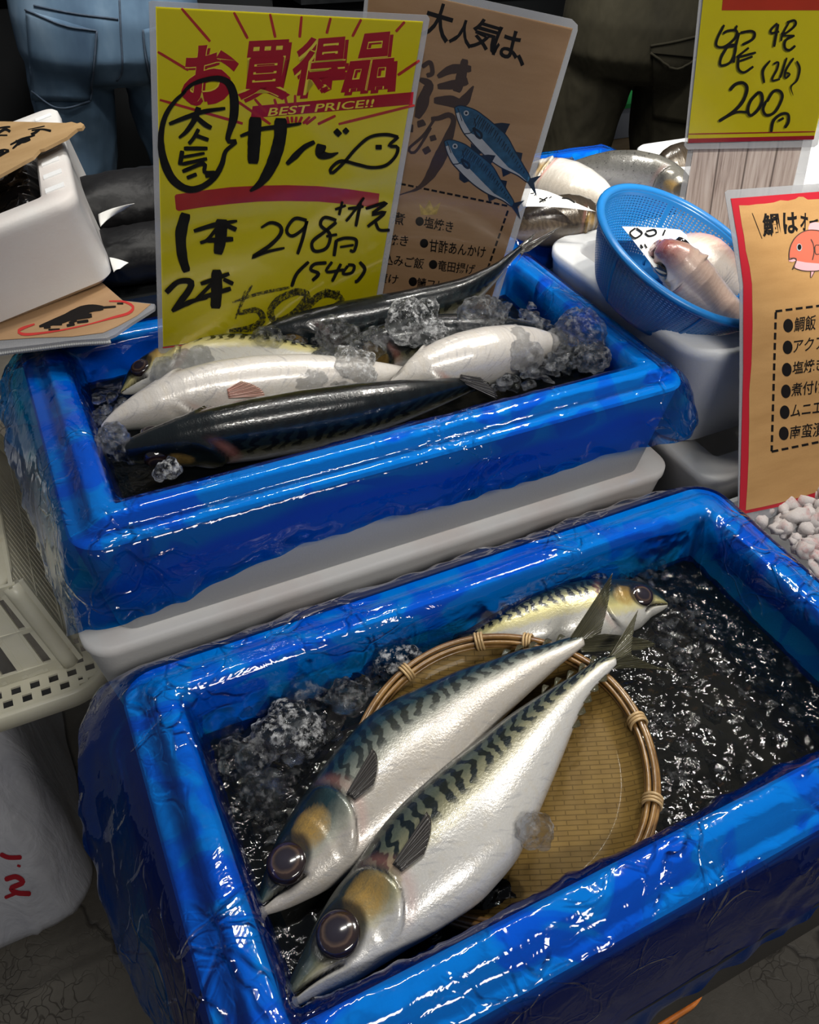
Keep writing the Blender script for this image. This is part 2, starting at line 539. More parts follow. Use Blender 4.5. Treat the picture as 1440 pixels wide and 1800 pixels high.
def ice_lump(name, center, size, label, seed, nblob=9, group=None, mat=None, blob=.9):
    """melted-together lump of ice; size = half extents"""
    rng = random.Random(seed)
    mb = MB(); V, F = ico(2)
    for i in range(nblob):
        a = rng.random() * 6.28; rr = rng.random() ** .6
        c = Vector((math.cos(a) * rr * size[0] * .75, math.sin(a) * rr * size[1] * .75, rng.uniform(-.6, .6) * size[2]))
        r = min(size) * rng.uniform(.45, .95) * (1 + blob * .5)
        mb.add([c + Vector((v.x, v.y, v.z)) * r for v in V], F)
    o = mb.build(name, mat or M_ICE)
    add_mod(o, 'REMESH', mode='VOXEL', voxel_size=max(min(size) / 9, .0011), use_smooth_shade=True)
    bake(o)
    sd = Vector((seed * 1.7, seed * .3, 0))
    me = o.data
    nrm = [v.normal.copy() for v in me.vertices]
    for v, nn in zip(me.vertices, nrm):
        p = v.co
        v.co = p + nn * (.0026 * noise.noise(p * 110 + sd) + .0022 * noise.noise(p * 230 + sd) + .003 * noise.noise(p * 50 + sd))
    me.polygons.foreach_set('use_smooth', [True] * len(me.polygons))
    me.update()
    o.location = center
    tag(o, label, 'ice', group)
    return o

# ---------------------------------------------------------------- fish
def fish_mat(name, back=(.012, .030, .036, 1), band=(.003, .006, .008, 1), side=(.36, .34, .20, 1), belly=(.74, .73, .71, 1),
             stripe=1.0, speck=.25, rough=.27, metal=.14, edge=.30, bright=1.0, bandv=.22, spots=0.0, face=None):
    t = NT(name)
    u = t.attr('fu').outputs['Fac']; v = t.attr('fv').outputs['Fac']; hd = t.attr('head').outputs['Fac']
    gold = t.attr('gold').outputs['Fac']; dark = t.attr('dark').outputs['Fac']; pink = t.attr('pink').outputs['Fac']
    vec = t.n('CombineXYZ', {0: t.math('MULTIPLY', u, 8.0), 1: t.math('MULTIPLY', v, 1.1), 2: 0.0}).outputs[0]
    n1 = t.noise(vec, 2.2, 3, .55)
    n2 = t.noise(vec, 6.0, 4, .6)
    n3 = t.noise(vec, 26.0, 3, .6)
    # wavering bands across the back
    vecw = t.n('CombineXYZ', {0: t.math('MULTIPLY', u, 13.0), 1: t.math('MULTIPLY', v, 3.2), 2: 0.0}).outputs[0]
    nw = t.noise(vecw, 1.0, 2, .5)
    ph = t.math('ADD', t.math('MULTIPLY', u, 170.0), t.math('ADD', t.math('MULTIPLY', nw, 13.0), t.math('MULTIPLY', v, -5.0)))
    s = t.math('SINE', ph)
    s = t.math('ADD', s, t.math('MULTIPLY', t.math('SUBTRACT', n2, .5), 1.5))
    s = t.ramp(t.math('ADD', t.math('MULTIPLY', s, .5), .5), [(.38, (0, 0, 0, 1)), (.62, (1, 1, 1, 1))])
    vv = t.math('ADD', t.math('ADD', v, t.math('MULTIPLY', hd, .36)), t.math('MULTIPLY', t.math('SUBTRACT', n2, .5), .22))
    vb = t.math('ADD', vv, t.math('MULTIPLY', s, .10))
    m_band = t.ramp(t.math('ADD', t.math('MULTIPLY', vb, .5), .5), [(.5 + bandv * .5 - .03, (0, 0, 0, 1)), (.5 + bandv * .5 + .06, (1, 1, 1, 1))])
    m_back = t.ramp(t.math('ADD', t.math('MULTIPLY', vv, .5), .5), [(.5 + edge * .5 - .10, (0, 0, 0, 1)), (.5 + edge * .5 + .16, (1, 1, 1, 1))])
    m_side = t.ramp(t.math('ADD', t.math('MULTIPLY', vv, .5), .5), [(.44, (0, 0, 0, 1)), (.50, (.55, .55, .55, 1)), (.63, (1, 1, 1, 1))])
    bel = t.mix(t.math('MULTIPLY', n3, speck), belly, tuple(c * .35 for c in belly[:3]) + (1,))
    bel = t.mix(t.math('MULTIPLY', t.ramp(n2, [(.5, (0, 0, 0, 1)), (.75, (1, 1, 1, 1))]), .25), bel, (belly[0] * .8, belly[1] * .68, belly[2] * .45, 1))
    vst = t.n('CombineXYZ', {0: t.math('ADD', t.math('MULTIPLY', u, 60.0), t.math('MULTIPLY', v, 9.0)), 1: t.math('MULTIPLY', v, 3.0), 2: 0.0}).outputs[0]
    stk = t.ramp(t.noise(vst, 1.0, 3, .6), [(.56, (0, 0, 0, 1)), (.68, (1, 1, 1, 1))])
    bel = t.mix(t.math('MULTIPLY', stk, speck * 1.1), bel, (.16, .17, .20, 1))
    c = t.mix(m_side, bel, side)
    bk = t.mix(t.math('MULTIPLY', n3, .6), back, tuple(min(x * 2.1, 1) for x in back[:3]) + (1,))
    c = t.mix(m_back, c, bk)
    nh = t.math('SUBTRACT', 1.0, t.math('MULTIPLY', hd, .85))
    c = t.mix(t.math('MULTIPLY', t.math('MULTIPLY', t.math('MULTIPLY', s, m_band), nh), stripe), c, band)
    top = t.ramp(t.math('ADD', t.math('MULTIPLY', vv, .5), .5), [(.80, (0, 0, 0, 1)), (.95, (1, 1, 1, 1))])
    c = t.mix(t.math('MULTIPLY', top, .8 * min(stripe * 1.2, 1)), c, band)
    if spots:
        vo = t.n('TexVoronoi', {'Vector': vec, 'Scale': 7.0}, feature='F1').outputs[0]
        sp = t.ramp(vo, [(.10, (1, 1, 1, 1)), (.22, (0, 0, 0, 1))])
        c = t.mix(t.math('MULTIPLY', t.math('MULTIPLY', sp, spots), m_side), c, (.02, .02, .02, 1))
    c = t.mix(t.math('MULTIPLY', gold, t.math('ADD', t.math('MULTIPLY', t.math('ADD', n2, n3), .9), -.15), clamp=True), c, (.36, .22, .055, 1))
    if face: c = t.mix(t.math('MULTIPLY', t.math('SUBTRACT', 1.0, t.math('MULTIPLY', u, 5.5), clamp=True), t.math('ADD', .35, n2), clamp=True), c, face)
    c = t.mix(pink, c, (.50, .20, .17, 1))
    c = t.mix(dark, c, (.008, .008, .010, 1))
    nrm = t.bump(t.math('ADD', t.math('MULTIPLY', n3, .5), t.noise(t.coord(), 420, 2)), .30, .0008)
    cn = t.bump(t.noise(t.coord(), 120, 3, .6), .30, .0015)
    return t.done(t.pbsdf(base=c, rough=rough, metal=metal, spec=.5, coat=.5, coat_rough=.05, normal=nrm, coat_n=cn))

M_FISH_A = fish_mat('striped_mackerel_skin', back=(.050, .062, .048, 1), band=(.005, .010, .012, 1), belly=(.50, .49, .47, 1), side=(.32, .29, .16, 1), speck=.30, edge=.20, bandv=.26)
M_FISH_B = fish_mat('blue_green_mackerel_skin', side=(.27, .28, .23, 1), belly=(.42, .39, .35, 1), back=(.012, .030, .036, 1), stripe=.8, speck=.3, edge=.22)
M_FISH_D = fish_mat('dark_mackerel_skin', back=(.006, .011, .013, 1), band=(.002, .003, .004, 1), side=(.16, .14, .055, 1), belly=(.55, .55, .53, 1), stripe=.8, edge=.10)
M_FISH_W = fish_mat('white_belly_mackerel_skin', belly=(.58, .55, .52, 1), side=(.42, .42, .38, 1), speck=.34, edge=.45, bandv=.40, metal=.1)
M_FISH_Y = fish_mat('yellow_striped_mackerel_skin', belly=(.52, .51, .47, 1), side=(.58, .52, .22, 1), speck=.3, edge=.42, bandv=.38)

def eye_mat():
    t = NT('fish_eye')
    r = t.attr('er').outputs['Fac']
    n = t.noise(t.coord(), 240, 3)
    rr = t.math('ADD', r, t.math('MULTIPLY', t.math('SUBTRACT', n, .5), .10))
    c = t.ramp(rr, [(0, (.020, .017, .026, 1)), (.46, (.016, .012, .018, 1)), (.54, (.036, .024, .022, 1)), (.63, (.075, .048, .036, 1)), (.70, (.022, .012, .012, 1)), (1, (.010, .007, .007, 1))])
    return t.done(t.pbsdf(base=c, rough=.12, spec=.6, coat=1.0, coat_rough=.02))
M_EYE = eye_mat()
def fin_mat(name, col, alpha=.8, rays=60):
    t = NT(name)
    a = t.attr('ray').outputs['Fac']; l = t.attr('len').outputs['Fac']
    w = t.math('SINE', t.math('MULTIPLY', a, rays * 2.0))
    c = t.mix(t.math('ADD', t.math('MULTIPLY', w, .4), .5), tuple(x * .45 for x in col[:3]) + (1,), tuple(min(x * 1.5, 1) for x in col[:3]) + (1,))
    nrm = t.bump(w, .6, .0008)
    p = t.pbsdf(base=c, rough=.3, spec=.5, coat=.4, normal=nrm)
    tr = t.n('BsdfTransparent', {'Color': (.9, .9, .85, 1)}).outputs[0]
    return t.done(t.n('MixShader', {0: t.math('SUBTRACT', 1.0, t.math('MULTIPLY', l, 1 - alpha)), 1: tr, 2: p}).outputs[0])
M_FIN = fin_mat('olive_tail_fin', (.085, .080, .045), .62)
M_FIN_DARK = fin_mat('dark_pectoral_fin', (.034, .030, .028), .78, 34)
M_FIN_PINK = fin_mat('pink_pectoral_fin', (.52, .27, .22), .45, 40)

def fin_mesh(name, root, tips, up, mat, parent, thick=.0012, nu=16, nv=14, curl=0.0):
    """root: points along the base; tips: matching points on the free edge"""
    ra = smooth_path(root, nu + 1); ta = smooth_path(tips, nu + 1)
    vs = []; fs = []; ray_ = []; len_ = []
    for side in (1, -1):
        for j in range(nv + 1):
            for i in range(nu + 1):
                t = j / nv
                p = ra[i].lerp(ta[i], t)
                th = thick * (1 - .75 * t) * (1 + .5 * math.cos(i * PI))
                vs.append(p + up * (side * th * .5 + curl * math.sin(t * PI) + .0006 * math.sin(i * 2.3 + t)))
                ray_.append(i / nu); len_.append(t)
    n1 = (nu + 1) * (nv + 1)
    for s in range(2):
        for j in range(nv):
            for i in range(nu):
                a = s * n1 + j * (nu + 1) + i
                q = (a, a + 1, a + nu + 2, a + nu + 1)
                fs.append(q if s == 0 else q[::-1])
    rim = [i for i in range(nu + 1)] + [j * (nu + 1) + nu for j in range(1, nv + 1)] + [nv * (nu + 1) + i for i in range(nu - 1, -1, -1)] + [j * (nu + 1) for j in range(nv - 1, 0, -1)]
    for a, b in zip(rim, rim[1:] + rim[:1]): fs.append((a, a + n1, b + n1, b))
    o = mesh_obj(name, vs, fs, mat, parent, world=True)
    at = o.data.attributes.new('ray', 'FLOAT', 'POINT'); at.data.foreach_set('value', ray_)
    at = o.data.attributes.new('len', 'FLOAT', 'POINT'); at.data.foreach_set('value', len_)
    return o

class Fish:
    """C: spine points (snout to tail base), H: half-height vectors (towards the back), w: half thickness"""
    def __init__(s, name, C, H, w, mat, label, group=None, nv=96, head=.27, eye=True, mouth=True, eye_r=.0155, eye_uv=None, eye_px=None, head_px=None, pectoral='dark', sides=(1,), jaw=.004, cat='fish', gold=1.0, pink=.25):
        n = len(C); s.C, s.H, s.w, s.n = C, H, w, n
        T = []
        for i in range(n):
            a, b = C[max(i - 1, 0)], C[min(i + 1, n - 1)]
            T.append((b - a).normalized())
        s.T = T
        Wd = []
        for i in range(n):
            x = H[i].normalized().cross(T[i])
            Wd.append(x.normalized())
        if sum(x.z for x in Wd) < 0: Wd = [-x for x in Wd]; flipped = True
        else: flipped = False
        s.Wd = Wd
        cum = [0.0]
        for a, b in zip(C, C[1:]): cum.append(cum[-1] + (b - a).length)
        L = cum[-1]; s.L = L; s.cum = cum
        root = empty(name, sum(C, Vector()) / n, label, cat, group)
        bpy.context.view_layer.update()
        s.root = root
        vs = []; fs = []
        att = {k: [] for k in ('fu', 'fv', 'head', 'gold', 'dark', 'pink')}
        hm = max(h.length for h in H)
        if head_px: head = s.uv_at(*head_px)[0]
        if eye_px: eye_uv = s.uv_at(*eye_px)
        ex, ey = eye_uv if eye_uv else (head * .43, .12)
        s.eye = (ex, ey)
        hcm = lambda u: interp(u * L, cum, [h.length for h in H])
        eyx, eyy = ex * L, ey * hcm(ex)
        msx = head * .46                # mouth corner
        for i in range(n):
            u = cum[i] / L; hl = H[i].length
            for k in range(nv):
                th = 2 * PI * k / nv
                sv, cv = math.sin(th), math.cos(th)
                # fuller than an ellipse on the flanks
                ac = math.copysign(abs(cv) ** .85, cv)
                p = C[i] + H[i] * sv + Wd[i] * (w[i] * ac)
                nrm = (H[i].normalized() * (sv / max(hl, 1e-5)) + Wd[i] * (ac / max(w[i], 1e-5))).normalized()
                d = 0.0; X = u * L; Y = sv * hl
                hd = go = dk = pk = 0.0
                if head:
                    ug = head - .050 * abs(sv) ** 2.2 + .012 * (1 - abs(sv)) - (.02 if sv < -.3 else 0) * (abs(sv) - .3)
                    wq = sstep(.95, .5, abs(sv))
                    d += hm * .085 * sstep(ug - .05, ug - .006, u) * (1 - sstep(ug - .004, ug + .003, u)) * wq
                    dk = max(dk, .9 * wq * (1 - min(abs(u - ug - .004) / .005, 1)))  # shadow line behind the gill cover edge, painted into the colour
                    pk = max(pk, pink * wq * (1 - min(abs(u - ug - .022) / .022, 1)))
                    up = head * .74 - .02 * sv * sv
                    d += hm * .020 * sstep(up - .03, up, u) * (1 - sstep(up, up + .006, u)) * wq
                    hd = 1 - sstep(ug - .01, ug + .02, u)
                    # gilded cheek behind and above the eye
                    gx, gy = (X - eyx - eye_r * 1.75) / (eye_r * 1.15), (Y - eyy - eye_r * .15) / (eye_r * .95)
                    go = gold * max(0, 1 - (gx * gx + gy * gy)) ** .5 * hd if abs(cv) > .05 else 0
                    # eye socket
                    re = math.hypot((X - eyx) / 1.12, Y - eyy)
                    if (1 if cv > 0 else -1) in sides:
                        d -= hm * .05 * sstep(eye_r * 1.25, eye_r * .8, re)
                        dk = max(dk, .8 * sstep(eye_r * 1.32, eye_r * 1.05, re))
                    if mouth:
                        mv = -.20 - .42 * min(u / msx, 1) ** 1.2
                        if u < msx * 1.03:
                            gapw = .085 + .16 * (1 - u / msx)
                            g = 1 - min(abs(sv - mv) / gapw, 1)
                            fade = sstep(msx * 1.03, msx * .9, u)
                            d -= .009 * g * fade * (.5 + min(u / .02, 1) * .5)
                            dk = max(dk, sstep(.25, .75, g) * fade)
                        # maxilla plate behind the mouth corner
                        mx = math.hypot((u - msx * .7) / (msx * .45), (sv - mv - .22) / .20)
                        d += .0010 * sstep(1.0, .7, mx)
                vs.append(p + nrm * d)
                att['fu'].append(u); att['fv'].append(sv)
                att['head'].append(hd); att['gold'].append(go); att['dark'].append(dk); att['pink'].append(pk)
        for i in range(n - 1):
            for k in range(nv):
                l = (k + 1) % nv
                q = (i * nv + k, i * nv + l, (i + 1) * nv + l, (i + 1) * nv + k)
                fs.append(q)
        for i, cap in ((0, C[0]), (n - 1, C[-1])):
            c = len(vs); vs.append(cap - T[0] * .0015 if i == 0 else cap + T[-1] * .001)
            for key in att: att[key].append(att[key][i * nv])
            for k in range(nv):
                l = (k + 1) % nv
                fs.append((c, i * nv + l, i * nv + k) if i == 0 else (c, i * nv + k, i * nv + l))
        body = mesh_obj('body', vs, fs, mat, root, world=True)
        for key, val in att.items():
            a = body.data.attributes.new(key, 'FLOAT', 'POINT'); a.data.foreach_set('value', val)
        bm = bmesh.new(); bm.from_mesh(body.data); bmesh.ops.recalc_face_normals(bm, faces=bm.faces); bm.to_mesh(body.data); bm.free()
        s.body = body
        if eye:
            for sd in sides:
                sg = 1 if sd == 1 else -1
                p, nr = s.surf(ex, ey, sg)
                s.make_eye(p - nr * eye_r * .10, nr, eye_r)
        s.eye_r = eye_r
    def at(s, u):
        x = u * s.L
        i = min(max(int(np.searchsorted(s.cum, x)) - 1, 0), s.n - 2)
        t = (x - s.cum[i]) / max(s.cum[i + 1] - s.cum[i], 1e-9)
        return s.C[i].lerp(s.C[i + 1], t), s.H[i].lerp(s.H[i + 1], t), s.w[i] * (1 - t) + s.w[i + 1] * t, s.T[i], s.Wd[i]
    def surf(s, u, v, sg=1):
        c, h, w, t, wd = s.at(u)
        cv = math.sqrt(max(1 - v * v, 0))
        p = c + h * v + wd * (sg * w * cv ** .85)
        n = (h.normalized() * (v / h.length) + wd * (sg * cv / w)).normalized()
        return p, n
    def uv_at(s, px, py, sg=1):
        return s.find(px, py, (sg,))[:2]
    def find(s, px, py, sgs=(1, -1)):
        best = (1e9, 0, 0, 1)
        for i in range(0, 101):
            for k in range(-24, 25):
                u, v = i / 100, k / 25
                for sg in sgs:
                    P, N = s.surf(u, v, sg)
                    if N.dot(CC - P) < 0: continue
                    q = project(P)
                    d = (q[0] - px) ** 2 + (q[1] - py) ** 2
                    if d < best[0]: best = (d, u, v, sg)
        return best[1:]
    def make_eye(s, p, nr, r):
        q = nr.to_track_quat('Z', 'Y').to_matrix()
        vs = []; fs = []; er = []
        NR, NA = 14, 36
        vs.append(p + q @ Vector((0, 0, r * .36))); er.append(0)
        for j in range(1, NR + 1):
            f = j / NR
            for k in range(NA):
                a = 2 * PI * k / NA
                vs.append(p + q @ Vector((math.cos(a) * r * f, math.sin(a) * r * f, r * .36 * math.sqrt(max(1 - f * f, 0)) - (.25 * r if j == NR else 0)))); er.append(f)
        for k in range(NA): fs.append((0, 1 + k, 1 + (k + 1) % NA))
        for j in range(NR - 1):
            for k in range(NA):
                l = (k + 1) % NA
                fs.append((1 + j * NA + k, 1 + (j + 1) * NA + k, 1 + (j + 1) * NA + l, 1 + j * NA + l))
        o = mesh_obj('eye', vs, fs, M_EYE, s.root, world=True)
        a = o.data.attributes.new('er', 'FLOAT', 'POINT'); a.data.foreach_set('value', er)
    def fin(s, u, v, length, width, tilt=.25, mat=None, sg=1, ang=0.0, name='pectoral_fin', lift=.002, base=.42):
        """small fin rooted at (u, v), lying back along the flank and fanning out"""
        p0, n0 = s.surf(u, v, sg)
        t = s.at(u)[3]
        side = n0.cross(t).normalized()
        if side.dot(s.at(u)[1]) < 0: side = -side
        d = (t * math.cos(ang) + side * math.sin(ang))
        s2 = (side * math.cos(ang) - t * math.sin(ang))
        root = [p0 + n0 * lift - s2 * width * base * .5, p0 + n0 * (lift + .001), p0 + n0 * lift + s2 * width * base * .5]
        ts = []
        for k, (l, o) in enumerate(((.42, -.42), (.70, -.22), (.93, .06), (1.0, .34))):
            q = p0 + d * length * l + s2 * width * o * 1.2
            ts.append(q + n0 * (lift + length * tilt * l))
        return fin_mesh(name, root, ts, n0, mat or M_FIN_DARK, s.root)
    def tail(s, lobes, up, mat=None):
        """lobes: list of (root points, tip points) in world space"""
        for r, t in lobes:
            fin_mesh('tail_fin', r, t, up, mat or M_FIN, s.root, thick=.0022, nu=20, nv=18)

def traced_fish(name, back, belly, p0, nrm, mat, label, n=170, kw_th=.66, **kw):
    """back and belly outlines seen in the photograph, laid out on the plane (p0, nrm) the fish lies in"""
    B = smooth_path([on_plane(x, y, p0, nrm) for x, y in back], n)
    E = smooth_path([on_plane(x, y, p0, nrm) for x, y in belly], n)
    C = [(a + b) / 2 for a, b in zip(B, E)]
    H = [(a - b) / 2 for a, b in zip(B, E)]
    C = smooth_path(C[::6] + ([C[-1]] if (n - 1) % 6 else []), n)
    # denser at the head
    hl = [h.length for h in H]
    w = []
    for i in range(n):
        u = i / (n - 1)
        k = np.interp(u, [0, .05, .15, .3, .6, .85, 1], [.55, .60, .62, kw_th, kw_th * .95, .62, .5])
        w.append(max(hl[i] * k, .002))
    return Fish(name, C, H, w, mat, label, **kw)

MACK = ([0, .02, .05, .10, .16, .24, .33, .45, .58, .70, .80, .90, 1.0],
        [.10, .24, .40, .60, .78, .92, 1.0, 1.0, .90, .70, .48, .25, .14])
def spine_fish(name, spine, hmax, roll, mat, label, thick=.68, n=150, prof=MACK, **kw):
    """spine: world points; roll in degrees: 0 = back to the left of travel, 90 = back up"""
    C = smooth_path(spine, n)
    H = []; w = []
    for i in range(n):
        u = i / (n - 1)
        t = (C[min(i + 1, n - 1)] - C[max(i - 1, 0)]).normalized()
        side = Vector((0, 0, 1)).cross(t).normalized(); up = t.cross(side)
        r = math.radians(roll(u) if callable(roll) else roll)
        h = interp(u, *prof) * hmax
        H.append((side * math.cos(r) + up * math.sin(r)) * h)
        w.append(max(h * thick * (1 if u > .2 else .9 + .5 * u), .0018))
    return Fish(name, C, H, w, mat, label, **kw)

# ---------------------------------------------------------------- setting: floor and far wall
def floor_mat():
    t = NT('worn_concrete')
    co = t.coord()
    n = t.noise(co, 3.2, 6, .6); n2 = t.noise(co, 26, 5, .65)
    c = t.ramp(n, [(.3, (.050, .044, .036, 1)), (.55, (.115, .105, .088, 1)), (.75, (.19, .175, .15, 1))])
    c = t.mix(t.math('MULTIPLY', n2, .5), c, (.03, .026, .02, 1))
    w = t.n('Mapping', {0: co, 3: (1, 1, 1)}).outputs[0]
    wv = t.n('MixRGB', {0: .14, 1: w, 2: t.n('TexNoise', {'Vector': co, 'Scale': 9.0, 'Detail': 3.0}).outputs[1]}).outputs[0]
    v = t.n('TexVoronoi', {'Vector': wv, 'Scale': 1.7}, feature='DISTANCE_TO_EDGE').outputs[0]
    v2 = t.n('TexVoronoi', {'Vector': wv, 'Scale': 60.0}, feature='DISTANCE_TO_EDGE').outputs[0]
    cr = t.ramp(v, [(0, (1, 1, 1, 1)), (.007, (0, 0, 0, 1))])
    cr2 = t.ramp(v2, [(0, (1, 1, 1, 1)), (.05, (0, 0, 0, 1))])
    patch = t.ramp(t.noise(co, 4.5, 3), [(.52, (0, 0, 0, 1)), (.62, (1, 1, 1, 1))])
    c = t.mix(t.math('MULTIPLY', cr, .7), c, (.012, .010, .009, 1))
    c = t.mix(t.math('MULTIPLY', t.math('MULTIPLY', cr2, patch), .7), c, (.02, .016, .013, 1))
    nrm = t.bump(t.math('SUBTRACT', n2, t.math('ADD', cr, t.math('MULTIPLY', cr2, patch))), .5, .004)
    return t.done(t.pbsdf(base=c, rough=.62, spec=.35, normal=nrm))
fl = MB(); fl.box(-3.5, 5.5, -1.5, 6.5, -.05, 0)
o = fl.build('floor', floor_mat(), smooth=False); o['kind'] = 'structure'; o['label'] = 'cracked grey concrete market floor'; o['category'] = 'floor'
M_DARKWALL = simple_mat('dark_market_wall', (.009, .010, .011, 1), .8, .4, 3, spec=.2)
wl = MB(); wl.box(-3.5, 5.5, 6.3, 6.5, 0, 3.4)
o = wl.build('wall_back', M_DARKWALL, smooth=False); o['kind'] = 'structure'; o['label'] = 'dark wall at the far end of the market hall'; o['category'] = 'wall'

# ---------------------------------------------------------------- front box, its liner and the water in it
FX0, FX1, FY0, FY1, FZ = -.0217, .6306, .1235, .4800, .75
FWZ = .694
foam_box('foam_fish_box', FX0, FX1, FY0, FY1, .602, FZ, M_FOAM, 'white foam box under the front blue liner with two mackerel on a bamboo tray')
# perimeter fraction: 0 front right, going along the right side to the back, the back to the left, the left to the front, then the front
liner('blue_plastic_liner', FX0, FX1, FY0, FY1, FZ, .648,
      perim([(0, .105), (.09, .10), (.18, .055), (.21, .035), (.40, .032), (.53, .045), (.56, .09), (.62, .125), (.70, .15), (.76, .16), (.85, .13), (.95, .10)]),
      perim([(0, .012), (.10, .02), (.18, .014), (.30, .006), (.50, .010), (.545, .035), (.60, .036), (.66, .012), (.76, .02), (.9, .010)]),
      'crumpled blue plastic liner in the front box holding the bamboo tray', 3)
water('water', FX0 + .052, FX1 - .052, FY0 + .052, FY1 - .052, FWZ, 'dark ice water filling the front blue lined box', amp=.0017)

# ---------------------------------------------------------------- top box, its liner and meltwater
TX0, TX1, TY0, TY1, TZ = -.0263, .6260, .5380, .8945, .8482
foam_box('foam_fish_box', TX0, TX1, TY0, TY1, .705, TZ, M_FOAM, 'white foam box behind the front one, bare lower side showing, signs stuck in it')
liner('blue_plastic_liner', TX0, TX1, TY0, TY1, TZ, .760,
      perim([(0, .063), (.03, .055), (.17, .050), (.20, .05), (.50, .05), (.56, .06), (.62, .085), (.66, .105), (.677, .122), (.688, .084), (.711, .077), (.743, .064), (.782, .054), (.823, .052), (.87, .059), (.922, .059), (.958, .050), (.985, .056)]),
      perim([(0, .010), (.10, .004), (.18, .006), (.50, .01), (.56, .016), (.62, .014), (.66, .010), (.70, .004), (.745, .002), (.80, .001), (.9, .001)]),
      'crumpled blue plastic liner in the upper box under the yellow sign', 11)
water('meltwater', TX0 + .052, TX1 - .052, TY0 + .052, TY1 - .052, .806, 'dark meltwater and slush in the upper blue lined box', seed=4)

# supports under the two boxes
foam_box('foam_fish_box', -.045, .655, .548, .905, .56, .703, M_FOAM_STAIN, 'white foam box stacked directly beneath the upper blue lined box', step=False)
foam_box('foam_fish_box', -.02, .66, .552, .905, .29, .558, M_FOAM_STAIN, 'white foam box second from the top of the stack under the upper blue lined box', step=False)
foam_box('foam_fish_box', -.02, .66, .552, .905, 0.0, .288, M_FOAM_STAIN, 'lowest white foam box on the floor behind the orange crate', step=False)

M_BLACKPL = simple_mat('black_plastic', (.010, .011, .012, 1), .30, .3, 30, .3, 60, .002)
M_ORANGE = simple_mat('orange_plastic', (.55, .17, .028, 1), .42, .3, 40)
def tray_build():
    L = []
    for off, z in ((-.004, 0), (.006, .004), (.010, .153), (.013, .158), (.013, .162), (.007, .164), (.000, .160), (-.008, .117), (-.02, .114)):
        p, _ = rrect(-.035 - off, .685 + off, .108 - off, .500 + off, .04, 8, 10)
        L.append([Vector((a, b, .485 + z)) for a, b in p])
    mb = MB(); mb.loft(L, True, True)
    o = mb.build('black_tray', M_BLACKPL)
    return tag(o, 'shiny black plastic tray under the front blue lined box', 'tray')
tray_build()
def crate(name, x0, x1, y0, y1, z0, z1, mat, label, nx=12, nz=9, cat='crate'):
    o = empty(name, ((x0 + x1) / 2, (y0 + y1) / 2, z0), label, cat)
    hx, hy, h = (x1 - x0) / 2, (y1 - y0) / 2, z1 - z0
    def lip(z, t, out):
        mb = MB()
        p, _ = rrect(-hx, hx, -hy, hy, .03, 8, 2)
        q, _ = rrect(-hx - out, hx + out, -hy - out, hy + out, .03 + out, 8, 2)
        loops = [[Vector((a, b, z)) for a, b in p], [Vector((a, b, z)) for a, b in q], [Vector((a, b, z + t)) for a, b in q], [Vector((a, b, z + t)) for a, b in p], [Vector((a, b, z)) for a, b in p]]
        mb.loft(loops)
        mb.build('frame_rail', mat, o)
    for z in (0, h * .5, h - .022): lip(z, .022, .005)
    for face, (ax, n) in (('front', (0, nx)), ('back', (1, nx)), ('left', (2, nz)), ('right', (3, nz))):
        m = MB()
        w = hx if ax < 2 else hy
        def P(a, z, d):
            if ax == 0: return Vector((a, -hy + d, z))
            if ax == 1: return Vector((a, hy - d, z))
            if ax == 2: return Vector((-hx + d, a, z))
            return Vector((hx - d, a, z))
        for i in range(n * 2):
            a0 = -w + .03 + (2 * w - .06) * i / (n * 2 - 1)
            for s in (-1, 1):
                pts = [P(min(max(a0 + s * .05 * (k / 6 - .5) * 2 * 1.0, -w + .02), w - .02), .01 + (h - .02) * k / 6, .004) for k in range(7)]
                m.tube(pts, .0032, 5)
        m.build('lattice_side', mat, o)
    return o
crate('plastic_crate', .02, .505, .130, .485, 0.0, .483, M_ORANGE, 'orange lattice plastic crate under the black tray at the bottom edge', 9, 8)

# ---------------------------------------------------------------- bamboo tray in the front box
def bamboo_mat(name, weave=False):
    t = NT(name)
    co = t.coord()
    if not weave:
        st = t.noise(t.coord('UV', (4, 60, 1)) if False else t.coord('Object', (1, 1, 1)), 60, 4, .6)
        c = t.ramp(st, [(.25, (.085, .038, .010, 1)), (.5, (.21, .11, .032, 1)), (.75, (.33, .19, .065, 1))])
        return t.done(t.pbsdf(base=c, rough=.32, spec=.5, coat=.35, coat_rough=.1, normal=t.bump(st, .3, .001)))
    b = t.n('TexBrick', {'Vector': co, 'Color1': (.135, .080, .018, 1), 'Color2': (.080, .044, .009, 1), 'Mortar': (.030, .016, .004, 1), 'Scale': 1.0,
                         'Mortar Size': .0004, 'Mortar Smooth': .35, 'Bias': 0.0, 'Brick Width': .0165, 'Row Height': .0041}, offset=.5, offset_frequency=2)
    col = t.mix(t.math('MULTIPLY', t.noise(co, 38, 4, .6), .55), b.outputs[0], (.30, .20, .055, 1))
    wet = t.ramp(t.noise(co, 14, 3), [(.45, (0, 0, 0, 1)), (.7, (1, 1, 1, 1))])
    st = t.noise(t.coord('Object', (30, 400, 1)), 1.0, 3)
    col = t.mix(t.math('MULTIPLY', st, .45), col, (.15, .09, .028, 1))
    # each strip bows over and under
    xx = t.n('SeparateXYZ', {0: co})
    wv = t.math('SINE', t.math('MULTIPLY', xx.outputs[0], 2 * PI / .0165))
    h = t.math('ADD', t.math('MULTIPLY', t.math('SUBTRACT', 1.0, b.outputs[1]), 1.0), t.math('MULTIPLY', wv, .12))
    nrm = t.bump(h, .8, .0012)
    return t.done(t.pbsdf(base=col, rough=.5, spec=.14, coat=.05, coat_rough=.05, normal=nrm))
M_BAMBOO = bamboo_mat('bamboo_strip')
